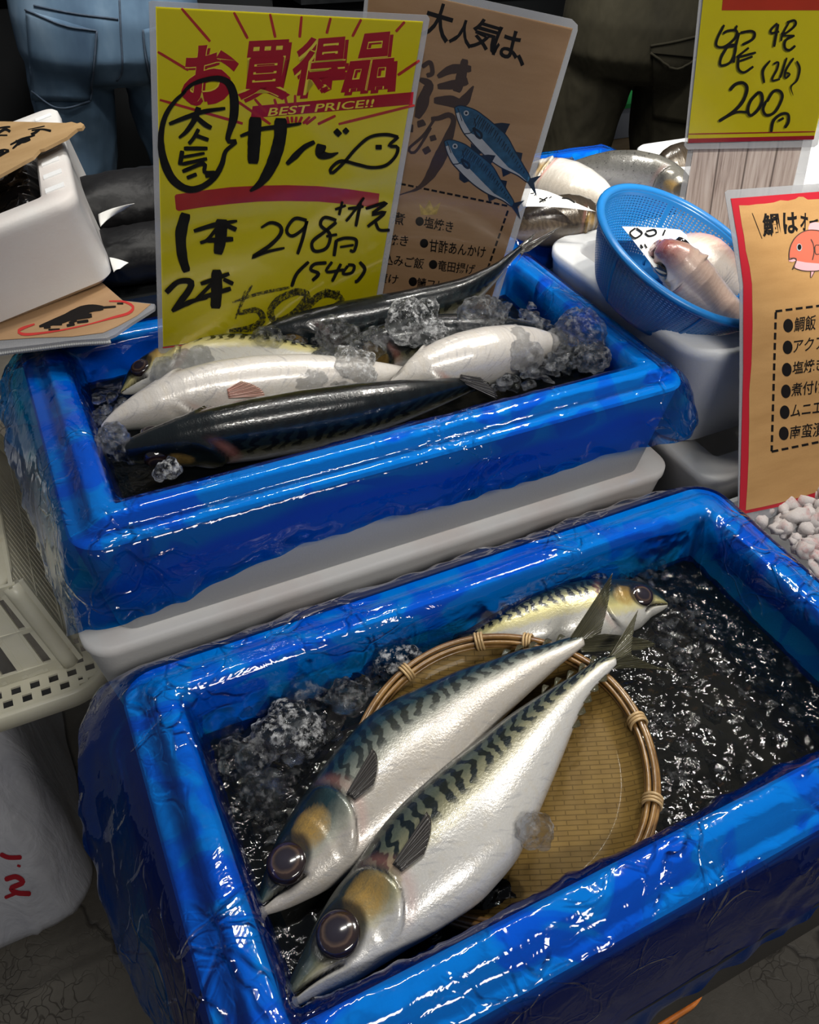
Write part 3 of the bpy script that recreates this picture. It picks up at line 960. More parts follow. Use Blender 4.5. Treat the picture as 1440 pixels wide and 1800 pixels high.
M_WEAVE = bamboo_mat('woven_bamboo', True)
M_RATTAN = simple_mat('pale_rattan_binding', (.48, .33, .16, 1), .4, .2, 90, coat=.3)
BC = Vector((.2444, .2810, .722)); BN = Vector((-.1866, -.0363, .9818)).normalized(); BR_ = .1217
bx = (Vector((.899, -.437, 0)) - BN * Vector((.899, -.437, 0)).dot(BN)).normalized()
by = BN.cross(bx)
BM = Matrix((bx, by, BN)).transposed()
basket = empty('bamboo_tray', BC - BN * .02, 'round woven bamboo tray with bound rim under the two front mackerel', 'tray', mat3=BM)
bpy.context.view_layer.update()
mb = MB()
def bprof(r):  # height of the woven base at radius r, rim at .02
    f = r / BR_
    return .0015 + .0145 * max((f - .80) / .2, 0) ** 1.6 + .0015 * f * f
NR, NA = 40, 160
vs = [(0, 0, bprof(0))]; fs = []
for j in range(1, NR + 1):
    r = (BR_ - .002) * j / NR
    for k in range(NA):
        a = 2 * PI * k / NA; vs.append((r * math.cos(a), r * math.sin(a), bprof(r)))
for k in range(NA): fs.append((0, 1 + k, 1 + (k + 1) % NA))
for j in range(NR - 1):
    for k in range(NA):
        l = (k + 1) % NA; fs.append((1 + j * NA + k, 1 + (j + 1) * NA + k, 1 + (j + 1) * NA + l, 1 + j * NA + l))
ob = mesh_obj('woven_base', vs, fs, M_WEAVE, basket)
add_mod(ob, 'SOLIDIFY', thickness=.0012, offset=-1); bake(ob)
rng = random.Random(5)
for dr, dz, rr in ((.0015, .0205, .0024), (.0040, .0175, .0024), (-.0030, .0180, .0023), (.0036, .0125, .0023), (-.0020, .0130, .0022), (-.0042, .0130, .0018)):
    m = MB(); ph = rng.random() * 6
    pts = [((BR_ + dr + .0006 * math.sin(5 * a + ph)) * math.cos(a), (BR_ + dr + .0006 * math.sin(5 * a + ph)) * math.sin(a), dz + .0006 * math.sin(4 * a + ph * 2)) for a in [2 * PI * k / 140 for k in range(140)]]
    m.tube(pts, rr, 8, closed=True)
    m.build('rim_strip', M_BAMBOO, basket)
binds = [(720, 1186), (842, 1128), (925, 1132), (1118, 1265), (1138, 1403), (1020, 1565), (760, 1590), (640, 1400)]
for px, py in binds:
    p = on_plane(px, py, BC, BN) - (BC - BN * .02)
    a = math.atan2(p.dot(by), p.dot(bx))
    m = MB()
    for da in (-.030, -.008, .016):
        loop = []
        for k in range(20):
            q = 2 * PI * k / 20
            rr = BR_ + .0002 + .0072 * math.cos(q); zz = .0165 + .0088 * math.sin(q)
            aa = a + da + .010 * math.sin(q)
            loop.append((rr * math.cos(aa), rr * math.sin(aa), zz))
        m.tube(loop, .0013, 6, closed=True)
    m.build('rim_binding', M_RATTAN, basket)

# ---------------------------------------------------------------- the two mackerel on the tray
PN = Vector((-.13, 0, 1)).normalized(); PP = Vector((.03, .198, .704))
A_back = [(498, 1751), (511, 1718), (528, 1680), (549, 1631), (584, 1573), (616, 1533), (669, 1458), (704, 1418), (749, 1378), (793, 1342), (838, 1307), (887, 1267), (931, 1236), (972, 1210), (1012, 1186), (1050, 1160), (1080, 1152)]
A_belly = [(509, 1776), (540, 1764), (567, 1752), (620, 1730), (669, 1699), (709, 1673), (749, 1650), (789, 1623), (838, 1588), (873, 1552), (909, 1508), (931, 1463), (955, 1410), (988, 1332), (1009, 1278), (1025, 1240), (1046, 1208), (1069, 1184), (1084, 1168)]
FA = traced_fish('mackerel', A_back, A_belly, PP + Vector((0, 0, .004)), PN, M_FISH_A, 'striped mackerel nearest the camera on the bamboo tray, mouth slightly open',
                 eye_px=(592, 1640), head_px=(738, 1625), eye_r=.0165, group=None)
u_, v_ = FA.uv_at(697, 1528)
FA.fin(u_, v_, .044, .020, .10, ang=.10)
B_back = [(452, 1590), (456, 1556), (478, 1489), (509, 1436), (540, 1391), (576, 1342), (611, 1302), (642, 1271), (687, 1240), (731, 1218), (789, 1191), (820, 1178), (864, 1164), (909, 1147), (953, 1136), (998, 1122), (1022, 1116)]
B_belly = [(455, 1612), (496, 1604), (544, 1583), (589, 1557), (645, 1520), (700, 1475), (752, 1424), (800, 1370), (840, 1315), (878, 1268), (909, 1236), (944, 1204), (980, 1172), (1008, 1150), (1028, 1134)]
FB = traced_fish('mackerel', B_back, B_belly, PP + Vector((0, 0, .001)), PN, M_FISH_B, 'blue-green mackerel on the bamboo tray behind the nearest one, mouth shut',
                 eye_px=(503, 1513), head_px=(655, 1480), eye_r=.0160, kw_th=.60)
u_, v_ = FB.uv_at(618, 1400)
FB.fin(u_, v_, .040, .020, .12, ang=.12)
def px_lobe(root, tips, ref, dd=(0, 0, 0, 0)):
    return ([near(x, y, ref) for x, y in root], [near(x, y, ref, d) for (x, y), d in zip(tips, dd)])
ra = FA.C[-1]; rb = FB.C[-1]
FA.tail([px_lobe([(1088, 1170), (1070, 1176), (1076, 1158)], [(1192, 1180), (1150, 1170), (1110, 1150)], ra, (.05, .03, .01)),
         px_lobe([(1076, 1164), (1066, 1158), (1074, 1148)], [(1110, 1148), (1114, 1108), (1122, 1072)], ra, (.01, .02, .04))], Vector((-.3, -.6, .7)))
FB.tail([px_lobe([(1034, 1122), (1012, 1128), (1000, 1124)], [(1056, 1113), (1068, 1066), (1077, 1007)], rb, (.005, .0, -.01)),
         px_lobe([(1022, 1146), (1016, 1134), (1026, 1120)], [(1130, 1142), (1152, 1131), (1110, 1119), (1062, 1114)], rb, (.04, .05, .03, .01))], Vector((-.3, -.6, .7)))
# finlets along the tail stalk
def finlets(F, n=5, v=(.97, -.97)):
    for k in range(n):
        u = .80 + .035 * k
        for vv in v:
            p, nr = F.surf(u, vv)
            c, h, w, t, wd = F.at(u)
            d = h.normalized() * (1 if vv > 0 else -1)
            fin_mesh('finlet', [p - t * .003, p, p + t * .001], [p + d * .0045 + t * .003, p + d * .0045 + t * .006, p + t * .008], wd, M_FIN, F.root, thick=.0008, nu=3, nv=3)
finlets(FA); finlets(FB, v=(.97,))

# mackerel lying in the water behind the tray, head at right, and one under the ice at left
FC = spine_fish('mackerel', [on_z(1172, 1062, .697), on_z(1130, 1058, .700), on_z(1080, 1068, .702), on_z(1000, 1085, .702), on_z(920, 1105, .700), on_z(850, 1122, .694), on_z(760, 1150, .688)],
                .034, 158, M_FISH_Y, 'pale mackerel half under water behind the bamboo tray, head to the right', head=.30, eye_r=.012)
FD = spine_fish('mackerel', [on_z(470, 1420, .672), on_z(500, 1340, .674), on_z(560, 1270, .676), on_z(620, 1210, .682), on_z(640, 1195, .690)], .026, 30, M_FISH_D,
                'dark mackerel mostly buried under ice at the left of the bamboo tray, tail fin showing', eye=False, mouth=False)
rd = on_z(640, 1195, .698)
FD.tail([px_lobe([(655, 1200), (640, 1208), (648, 1190)], [(552, 1174), (600, 1182), (630, 1182)], rd, (.02, .01, 0))], Vector((-.3, -.6, .7)))

# ---------------------------------------------------------------- ice in the front box
rng = random.Random(21)
def scatter(poly, n, z0, z1, zref):
    """points over a pixel polygon of the water surface"""
    xs = [p[0] for p in poly]; ys = [p[1] for p in poly]
    out = []
    while len(out) < n:
        x, y = rng.uniform(min(xs), max(xs)), rng.uniform(min(ys), max(ys))
        ins = False
        for (ax, ay), (bx_, by_) in zip(poly, poly[1:] + poly[:1]):
            if (ay > y) != (by_ > y) and x < (bx_ - ax) * (y - ay) / (by_ - ay) + ax: ins = not ins
        if ins:
            p = on_z(x, y, zref); p.z = rng.uniform(z0, z1); out.append(p)
    return out
mb = MB()
ice_bits(mb, scatter([(395, 1275), (470, 1200), (560, 1190), (640, 1210), (600, 1290), (520, 1400), (440, 1400)], 55, .692, .706, .695), .004, .012, rng)
ice_bits(mb, scatter([(640, 1200), (700, 1140), (840, 1105), (860, 1118), (720, 1180), (650, 1230)], 32, .692, .706, .695), .004, .010, rng)
ice_bits(mb, scatter([(880, 1085), (1020, 1025), (1150, 985), (1200, 1010), (1060, 1060), (900, 1110)], 40, .694, .706, .695), .003, .009, rng)
ice_bits(mb, scatter([(1150, 1060), (1230, 1050), (1260, 1130), (1200, 1180), (1150, 1150)], 34, .691, .698, .695), .004, .011, rng)
ice_bits(mb, scatter([(1090, 1170), (1380, 1120), (1430, 1260), (1280, 1400), (1160, 1500), (1150, 1330)], 80, .6900, .6935, .695), .003, .010, rng, flat=.4)
ice_bits(mb, scatter([(410, 1380), (520, 1400), (480, 1500), (430, 1450)], 70, .691, .696, .695), .002, .006, rng)
ice_bits(mb, scatter([(470, 1640), (520, 1700), (490, 1760), (470, 1720)], 10, .691, .695, .695), .002, .005, rng)
o = mb.build('crushed_ice', M_ICE_CLEAR); tag(o, 'loose crushed ice floating in the front blue lined box', 'ice', kind='stuff')
lumps = [((505, 1278), .704, (.030, .024, .014), 'largest clear ice lump left of the bamboo tray'),
         ((430, 1335), .700, (.020, .018, .012), 'ice lump against the left liner of the front box'),
         ((620, 1215), .702, (.016, .014, .012), 'ice lump beside the dark buried tail fin'),
         ((700, 1160), .704, (.016, .014, .013), 'ice lump at the back liner above the bamboo tray'),
         ((1030, 1032), .703, (.020, .014, .011), 'ice lump behind the raised tail fin in the front box'),
         ((545, 1205), .702, (.018, .013, .012), 'ice lump at the back left liner of the front box'),
         ((450, 1390), .697, (.022, .016, .010), 'flat ice lump between left liner and blue-green mackerel')]
for i, ((px, py), z, s, lab) in enumerate(lumps):
    ice_lump('ice_lump', on_z(px, py, z), s, lab, 31 + i, 9, mat=M_ICE_WHITE if i in (0, 3) else M_ICE)
ice_lump('ice_lump', near(945, 1462, FA.surf(.55, -.85)[0], -.006), (.010, .016, .009), 'small clear ice lump on the belly of the nearest mackerel', 47, 7)

# ---------------------------------------------------------------- signs: paper, print, laminate and marker writing
M_YELLOW = simple_mat('yellow_card', (.70, .60, .004, 1), .42, .05, 6, spec=.4)
M_KRAFT = None
def kraft_mat(name, a=(.30, .175, .085, 1), b=(.40, .25, .135, 1)):
    t = NT(name)
    co = t.coord()
    n = t.noise(t.coord('Object', (8, 40, 8)), 1.0, 5, .6)
    w = t.noise(co, 14, 3)
    c = t.ramp(n, [(.3, a), (.7, b)])
    c = t.mix(t.math('MULTIPLY', t.noise(co, 500, 2), .25), c, tuple(x * .6 for x in a[:3]) + (1,))
    return t.done(t.pbsdf(base=c, rough=.5, spec=.4, normal=t.bump(w, .15, .004)))
M_KRAFT = kraft_mat('kraft_paper')
M_KRAFT2 = kraft_mat('warm_kraft_paper', (.34, .185, .065, 1), (.45, .26, .10, 1))
M_CARDB = kraft_mat('corrugated_cardboard', (.36, .225, .10, 1), (.47, .31, .155, 1))
M_REDINK = simple_mat('red_print', (.36, .004, .016, 1), .45)
M_REDBAR = simple_mat('red_bar_print', (.42, .020, .016, 1), .5, .15, 30)
M_ORANGEINK = simple_mat('orange_red_print', (.52, .035, .006, 1), .45, .1, 20)
M_YELLOWINK = simple_mat('yellow_print', (.80, .66, .06, 1), .45)
M_BLACKINK = simple_mat('black_print', (.005, .004, .004, 1), .6, spec=.15)
M_MARKER = simple_mat('black_marker', (.004, .004, .004, 1), .6, .4, 60, spec=.12)
M_BROWNINK = simple_mat('dark_brown_brush', (.045, .026, .020, 1), .5)
M_BLUEINK = simple_mat('blue_print', (.018, .075, .145, 1), .45, .35, 120)
M_NAVYINK = simple_mat('navy_print', (.006, .014, .030, 1), .45)
M_PALEINK = simple_mat('pale_print', (.36, .38, .41, 1), .45, .1, 60)
M_GOLDINK = simple_mat('gold_print', (.42, .29, .06, 1), .4, .4, 160)
M_CORALINK = simple_mat('coral_print', (.50, .115, .07, 1), .45)
M_PINKINK = simple_mat('pink_print', (.66, .33, .37, 1), .45)
M_PAPER = simple_mat('white_paper', (.80, .80, .78, 1), .6, .05, 10)
def dry_marker():
    t = NT('dry_black_marker')
    n = t.noise(t.coord('Object', (60, 60, 1)), 5.0, 4, .7, 1.0)
    f = t.ramp(n, [(.40, (.12, .12, .12, 1)), (.56, (.95, .95, .95, 1))])
    d = t.pbsdf(base=(.010, .010, .006, 1), rough=.4)
    tr = t.n('BsdfTransparent', {}).outputs[0]
    return t.done(t.n('MixShader', {0: f, 1: tr, 2: d}).outputs[0])
M_DRYMARK = dry_marker()
def lam_mat(name, fac=.16, col=(.42, .43, .46, 1)):
    t = NT(name)
    tr = t.n('BsdfTransparent', {'Color': (.96, .96, .97, 1)}).outputs[0]
    df = t.n('BsdfDiffuse', {'Color': col}).outputs[0]
    nrm = t.bump(t.noise(t.coord(), 7, 2), .12, .006)
    gl = t.n('BsdfGlossy', {'Roughness': .10, 'Normal': nrm}).outputs[0]
    a = t.n('MixShader', {0: fac, 1: tr, 2: df}).outputs[0]
    fr = t.math('MULTIPLY', t.n('Fresnel', {'IOR': 1.45, 'Normal': nrm}).outputs[0], .55)
    return t.done(t.n('MixShader', {0: fr, 1: a, 2: gl}).outputs[0])
M_LAM = lam_mat('laminate_film', .0)
M_LAMEDGE = lam_mat('laminate_edge', .42)

def glyphs(text, offset=0.0, shear=0.0):
    """outline triangles of a line of print in a unit square"""
    cu = bpy.data.curves.new('print', 'FONT')
    cu.body = text; cu.size = 1; cu.offset = offset; cu.shear = shear; cu.resolution_u = 3
    ob = bpy.data.objects.new('print', cu); COL.objects.link(ob)
    bpy.context.view_layer.update()
    dg = bpy.context.evaluated_depsgraph_get()
    me = bpy.data.meshes.new_from_object(ob.evaluated_get(dg))
    vs = [v.co.copy() for v in me.vertices]; fs = [tuple(p.vertices) for p in me.polygons]
    bpy.data.objects.remove(ob); bpy.data.curves.remove(cu); bpy.data.meshes.remove(me)
    if not vs: return [], []
    x0, x1 = min(v.x for v in vs), max(v.x for v in vs); y0, y1 = min(v.y for v in vs), max(v.y for v in vs)
    return [((v.x - x0) / max(x1 - x0, 1e-6), (v.y - y0) / max(y1 - y0, 1e-6)) for v in vs], fs

class Sign:
    def __init__(s, name, TL, TR, BR, BL, label, cat='sign', group=None):
        TL, TR, BR, BL = map(Vector, (TL, TR, BR, BL))
        X = (TR - TL + BR - BL).normalized(); Y = (TL - BL + TR - BR); Y = (Y - X * Y.dot(X)).normalized(); N = X.cross(Y)
        s.o = (BL + BR) / 2; s.X, s.Y, s.N = X, Y, N
        s.root = empty(name, s.o, label, cat, group, mat3=Matrix((X, Y, N)).transposed())
    def loc(s, px, py):
        p = on_plane(px, py, s.o, s.N) - s.o
        return p.dot(s.X), p.dot(s.Y)
    def slab(s, name, poly, z0, z1, mat, px=True, parent=None, bend=None):
        pts = [s.loc(*p) for p in poly] if px else poly
        n = len(pts); a = sum(pts[i][0] * pts[(i + 1) % n][1] - pts[(i + 1) % n][0] * pts[i][1] for i in range(n))
        if a < 0: pts = pts[::-1]
        vs = [(x, y, z1) for x, y in pts] + [(x, y, z0) for x, y in pts]
        fs = [tuple(range(n)), tuple(range(2 * n - 1, n - 1, -1))] + [(i, n + i, n + (i + 1) % n, (i + 1) % n) for i in range(n)]
        return mesh_obj(name, vs, fs, mat, parent or s.root, smooth=False)
    def flat(s, name, polys, z, mat):
        vs = []; fs = []
        for poly in polys:
            pts = [s.loc(*p) for p in poly]
            n = len(pts); a = sum(pts[i][0] * pts[(i + 1) % n][1] - pts[(i + 1) % n][0] * pts[i][1] for i in range(n))
            if a < 0: pts = pts[::-1]
            fs.append(tuple(range(len(vs), len(vs) + n))); vs += [(x, y, z) for x, y in pts]
        return mesh_obj(name, vs, fs, mat, s.root, smooth=False)
    def strokes(s, name, lines, z, mat):
        """lines: (list of pixel points, width in pixels or list of widths)"""
        vs = []; fs = []
        for pts, w in lines:
            m = max(len(pts) * 5, 8)
            ws = list(w) if isinstance(w, (list, tuple)) else [w] * len(pts)
            P = smooth_path([(x, y, 0) for x, y in pts], m)
            W = [float(np.interp(i / (m - 1), np.linspace(0, 1, len(ws)), ws)) for i in range(m)]
            b = len(vs)
            for i in range(m):
                t = P[min(i + 1, m - 1)] - P[max(i - 1, 0)]
                t.normalize(); nn = Vector((-t.y, t.x, 0))
                e = W[i] / 2 * (.8 if i in (0, m - 1) else 1) * (1 + .10 * noise.noise(P[i] * .09))
                for q in (P[i] + nn * e, P[i] - nn * e):
                    x, y = s.loc(q.x, q.y); vs.append((x, y, z))
            for i in range(m - 1): fs.append((b + 2 * i, b + 2 * i + 1, b + 2 * i + 3, b + 2 * i + 2))
            z += .000006
        o = mesh_obj(name, vs, fs, mat, s.root, smooth=False)
        return o
    def text(s, name, items, z, mat, offset=0.0):
        """items: (text, quad of pixel corners TL TR BR BL)"""
        vs = []; fs = []
        for tx, q in items:
            g, f = glyphs(tx, offset)
            b = len(vs)
            for u, v in g:
                x = (q[0][0] * (1 - u) + q[1][0] * u) * v + (q[3][0] * (1 - u) + q[2][0] * u) * (1 - v)
                y = (q[0][1] * (1 - u) + q[1][1] * u) * v + (q[3][1] * (1 - u) + q[2][1] * u) * (1 - v)
                a, c = s.loc(x, y); vs.append((a, c, z))
            fs += [tuple(b + i for i in t) for t in f]
        return mesh_obj(name, vs, fs, mat, s.root, smooth=False)
    def dots(s, name, items, z, mat):
        polys = []
        for x, y, rx, ry in items:
            polys.append([(x + rx * math.cos(a), y + ry * math.sin(a)) for a in [2 * PI * k / 20 for k in range(20)]])
        return s.flat(name, polys, z, mat)
    def dashes(s, name, ends, z, mat, w=4, d=11, gap=6):
        lines = []
        for (x0, y0), (x1, y1) in ends:
            L = math.hypot(x1 - x0, y1 - y0); k = 0
            while k < L:
                e = min(k + d, L)
                lines.append([(x0 + (x1 - x0) * k / L, y0 + (y1 - y0) * k / L), (x0 + (x1 - x0) * e / L, y0 + (y1 - y0) * e / L)])
                k += d + gap
        polys = []
        for a, b in lines:
            t = Vector((b[0] - a[0], b[1] - a[1])).normalized(); n = Vector((-t.y, t.x)) * w / 2
            polys.append([(a[0] + n.x, a[1] + n.y), (b[0] + n.x, b[1] + n.y), (b[0] - n.x, b[1] - n.y), (a[0] - n.x, a[1] - n.y)])
        return s.flat(name, polys, z, mat)

def crop(x0, y0, sc):
    f = lambda p: (x0 + p[0] / sc, y0 + p[1] / sc)
    return (lambda pts: [f(p) for p in pts]), (lambda lines: [([f(p) for p in pts], ([k / sc for k in w] if isinstance(w, (list, tuple)) else w / sc)) for pts, w in lines])

# ---- yellow price sign in the upper box
YS = Sign('price_sign', (0.1527, 0.7631, 1.178), (0.4018, 0.7816, 1.1492), (0.3633, 0.8091, 0.8331), (0.1141, 0.7907, 0.8619),
          'large yellow hand-lettered price sign standing in the upper blue lined box', 'sign')
YS.slab('paper', [(274, 12), (744, 38), (655, 560), (287, 609)], -.0004, 0, M_YELLOW)
YS.slab('laminate', [(262, 4), (267, 2), (752, 27), (756, 33), (664, 570), (658, 574), (284, 622), (279, 618)], -.0009, -.0005, M_LAMEDGE)
cp, cl = crop(260, 0, 2.88)
rays = [((170, 42), (315, 210)), ((435, 62), (505, 195)), ((618, 70), (645, 190)), ((778, 82), (768, 190)), ((925, 90), (905, 170)), ((1080, 97), (1035, 185)), ((1300, 110), (1255, 160)),
        ((50, 262), (205, 355)), ((60, 505), (480, 625)), ((1375, 305), (1265, 380)), ((1350, 532), (965, 628)), ((450, 510), (620, 628)), ((540, 500), (600, 570)), ((640, 500), (660, 570)), ((690, 470), (710, 560)),
        ((745, 480), (745, 560)), ((850, 590), (800, 628)), ((950, 585), (860, 628)), ((705, 590), (712, 625)), ((728, 590), (730, 620)), ((752, 590), (748, 620)), ((780, 590), (765, 622)), ((820, 590), (785, 625))]
YS.strokes('ray_print', cl([([a, b], [13, 15]) for a, b in rays]), .0002, M_REDBAR)
title = [('お', [(195, 235), (452, 215), (425, 505), (160, 525)]), ('買', [(490, 208), (738, 196), (700, 488), (450, 506)]), ('得', [(762, 192), (1018, 172), (988, 468), (705, 488)]), ('品', [(1065, 172), (1258, 155), (1235, 448), (975, 468)])]
sh = [(c, [(x + 17, y + 16) for x, y in q]) for c, q in title]
YS.text('headline_shadow', [(c, cp(q)) for c, q in sh], .00030, M_REDINK, .032)
YS.text('headline_outline', [(c, cp(q)) for c, q in title], .00036, M_YELLOWINK, .050)
YS.text('headline', [(c, cp(q)) for c, q in title if c in 'お品'], .00042, M_REDINK, .036)
YS.text('headline', [(c, cp(q)) for c, q in title if c in '買得'], .00042, M_REDINK, .020)
YS.flat('banner', [cp([(530, 537), (1345, 465), (1340, 528), (520, 598)])], .00026, M_REDINK)
YS.text('banner_lettering', [('BEST PRICE!!', cp([(618, 545), (1148, 500), (1138, 540), (605, 588)]))], .0005, M_YELLOWINK, .012)
cp2, cl2 = crop(260, 320, 2.88)
YS.flat('red_bar', [cp2([(135, 72), (142, 62), (280, 42), (420, 25), (560, 18), (700, 15), (860, 20), (1010, 35), (1172, 58), (1165, 130), (1010, 112), (860, 98), (700, 95), (560, 98), (420, 110), (280, 126), (155, 146), (142, 138)])], .00026, M_REDBAR)
YS.strokes('border_line', cl2([([(75, 838), (500, 788), (1090, 715)], 7)]), .00026, M_REDINK)
YS.slab('clear_cover', [(274, 12), (744, 38), (655, 560), (287, 609)], .0008, .0010, M_LAM)
hw = cl([([(170, 470), (230, 420), (330, 394), (400, 412), (432, 480), (432, 590), (402, 705), (448, 712), (392, 762), (372, 830), (330, 900), (260, 948), (190, 952), (120, 900), (76, 800), (64, 690), (84, 590), (130, 515), (190, 458)], [14, 20, 26, 36, 46, 44, 30, 18, 22, 30, 30, 34, 40, 44, 38, 30, 26, 22, 14]),
         ([(105, 625), (180, 595), (280, 562), (390, 545)], [18, 24, 22, 16]), ([(255, 540), (235, 600), (195, 660), (155, 695)], [30, 30, 24, 14]), ([(245, 590), (285, 625), (320, 645)], [20, 26, 22]),
         ([(255, 650), (230, 695), (205, 725)], 20), ([(240, 682), (305, 705)], 20), ([(180, 748), (300, 748)], 20), ([(172, 760), (160, 832)], 24), ([(175, 792), (285, 772)], 15), ([(170, 828), (298, 800)], 18),
         ([(172, 865), (280, 825), (285, 868), (340, 870)], 20), ([(195, 898), (245, 878)], 20), ([(288, 890), (325, 882)], 18),
         ([(465, 686), (560, 652), (680, 636), (775, 622)], [16, 22, 22, 12]), ([(542, 590), (536, 700), (530, 825)], [66, 64, 58]), ([(670, 595), (665, 700), (630, 820), (575, 915), (515, 965)], [62, 64, 62, 50, 14]),
         ([(842, 715), (790, 742), (740, 790), (700, 828)], [22, 28, 34, 20]), ([(878, 728), (870, 775), (915, 785), (962, 770)], [50, 50, 28, 8]), ([(945, 655), (972, 682)], 30), ([(990, 650), (1010, 670)], 26),
         ([(1265, 690), (1200, 678), (1120, 692), (1050, 750), (990, 820), (932, 872), (924, 850), (975, 812), (1060, 830), (1130, 845), (1200, 835), (1250, 790), (1262, 742), (1218, 735), (1266, 690)], 17), ([(1150, 742), (1182, 742)], 24)])
hw += cl2([([(190, 155), (165, 260), (172, 370), (195, 452)], [52, 58, 52, 40]), ([(230, 245), (330, 215), (450, 193)], [20, 26, 14]), ([(372, 185), (366, 280), (352, 362)], [62, 60, 50]), ([(345, 232), (300, 288), (262, 305)], 18),
           ([(295, 292), (430, 285)], 26), ([(395, 215), (446, 238)], 24), ([(570, 228), (620, 202), (668, 220), (668, 262), (610, 322), (525, 378), (600, 350), (690, 330)], [12, 18, 20, 20, 20, 16, 16, 12]),
           ([(802, 190), (740, 182), (700, 240), (730, 270), (790, 228), (803, 190), (782, 280), (755, 362)], 17), ([(952, 190), (892, 176), (872, 215), (920, 262), (902, 330), (842, 346), (830, 300), (890, 250), (952, 200)], 17), ([(900, 272), (956, 262)], 14),
           ([(952, 290), (940, 372)], 18), ([(952, 292), (1000, 280), (1052, 290), (1042, 345), (1020, 342)], 16), ([(970, 326), (1040, 315)], 12), ([(945, 136), (1000, 115)], 14), ([(982, 95), (965, 165)], 14),
           ([(1092, 75), (1030, 160), (1000, 196)], 14), ([(1010, 132), (1090, 120)], 15), ([(1075, 95), (1050, 222)], 17), ([(1100, 132), (1208, 100), (1130, 160), (1200, 150), (1110, 222)], 17), ([(1150, 200), (1170, 238), (1222, 240)], 15),
           ([(812, 400), (752, 460), (725, 526)], 17), ([(902, 405), (842, 412), (822, 440), (862, 460), (830, 496)], 17), ([(930, 400), (902, 450), (990, 440)], 15), ([(975, 410), (930, 500)], 16), ([(1010, 420), (985, 460), (1030, 455), (1042, 420), (1010, 415)], 15), ([(1070, 400), (1096, 440), (1062, 494), (1045, 500)], 17),
           ([(90, 556), (150, 502), (215, 502), (200, 552), (120, 650)], [30, 26, 34, 34, 18]), ([(120, 650), (220, 600), (300, 584)], [18, 26, 12]), ([(265, 512), (410, 460)], 22), ([(346, 440), (346, 540), (340, 636)], [50, 58, 52]), ([(322, 510), (232, 602)], 20), ([(270, 582), (418, 535)], 24), ([(380, 488), (430, 512)], 22)])
YS.strokes('marker_writing', hw, .0012, M_MARKER)
YS.strokes('faded_marker_writing', cl2([([(425, 606), (560, 562), (715, 530)], [10, 18, 14]), ([(525, 520), (480, 600), (455, 662)], 12), ([(492, 545), (440, 690)], 10), ([(455, 662), (545, 645), (580, 690), (520, 735), (410, 750)], [20, 30, 36, 32, 18]),
           ([(760, 548), (670, 585), (618, 650), (650, 702), (740, 660), (805, 570), (740, 548)], 36), ([(970, 562), (870, 570), (795, 650), (825, 692), (920, 650), (975, 590), (890, 550)], 38), ([(935, 655), (1015, 655)], 28)]), .0013, M_DRYMARK)

# ---- brown sign behind it
BS = Sign('recipe_sign', (0.3783, 0.8375, 1.1757), (0.5717, 0.7727, 1.1379), (0.5194, 0.7976, 0.8274), (0.326, 0.8624, 0.8651),
          'brown kraft recipe sign with two blue fish drawings behind the yellow price sign', 'sign')
BS.slab('paper', [(650, -30), (1007, 50), (858, 545), (605, 520)], -.0004, 0, M_KRAFT)
BS.slab('laminate', [(645, -44), (1006, 34), (1016, 44), (1016, 54), (870, 548), (860, 558), (590, 530)], -.0009, -.0005, M_LAMEDGE)
cb, cbl = crop(460, 0, 2.483)
def rq(x0, y0, x1, y1, a=.30, k=.12):
    w, h = x1 - x0, y1 - y0; cx, cy = (x0 + x1) / 2, (y0 + y1) / 2
    return [(cx + dx * w * .5 - dy * h * k, cy + dy * h * .44 + dx * w * .5 * a) for dx, dy in ((-1, -1), (1, -1), (1, 1), (-1, 1))]
BS.text('headline', [(c, cb(rq(*b))) for c, b in (('大', (712, 5, 832, 185)), ('人', (828, 80, 928, 208)), ('気', (918, 80, 1040, 232)), ('は', (1016, 120, 1128, 262)), ('、', (1110, 236, 1150, 290)))], .0003, M_BLACKINK, .018)
c5, c5l = crop(680, 160, 5.143)
BS.strokes('brush_lettering', cbl([([(768, 335), (830, 302), (915, 300)], [20, 44, 30]), ([(888, 258), (872, 330), (850, 400)], [30, 46, 40]), ([(768, 378), (840, 368), (900, 352)], [24, 40, 34]), ([(752, 438), (820, 440), (875, 448), (925, 375)], [28, 50, 44, 8]),
    ([(700, 292), (735, 272), (745, 318), (720, 330)], 20), ([(690, 345), (730, 370), (700, 440), (678, 505)], [20, 46, 46, 20])])
    + c5l([([(400, 250), (470, 245), (560, 215), (605, 262), (565, 400), (480, 600), (380, 780), (280, 880), (170, 920), (90, 945)], [40, 50, 50, 84, 105, 115, 90, 44, 16, 6]), ([(350, 0), (330, 120), (272, 242)], [90, 95, 60]),
           ([(440, 240), (330, 400), (200, 520), (262, 545), (400, 330)], 26), ([(300, 262), (320, 320)], [60, 80]), ([(410, 400), (425, 448)], [55, 60]), ([(345, 510), (375, 560)], [65, 70]), ([(225, 300), (215, 370)], [30, 50])]), .0003, M_BROWNINK)
body = [(612, 150), (640, 134), (690, 132), (800, 170), (880, 225), (960, 290), (1080, 400), (1160, 540), (1230, 660), (1295, 780), (1275, 825), (1180, 760), (1050, 700), (930, 620), (820, 520), (740, 430), (690, 370), (640, 260)]
belly = [(625, 200), (660, 190), (700, 280), (760, 380), (850, 420), (960, 540), (1100, 690), (1200, 752), (1275, 825), (1180, 760), (1050, 700), (930, 620), (820, 520), (740, 430), (690, 370), (640, 260)]
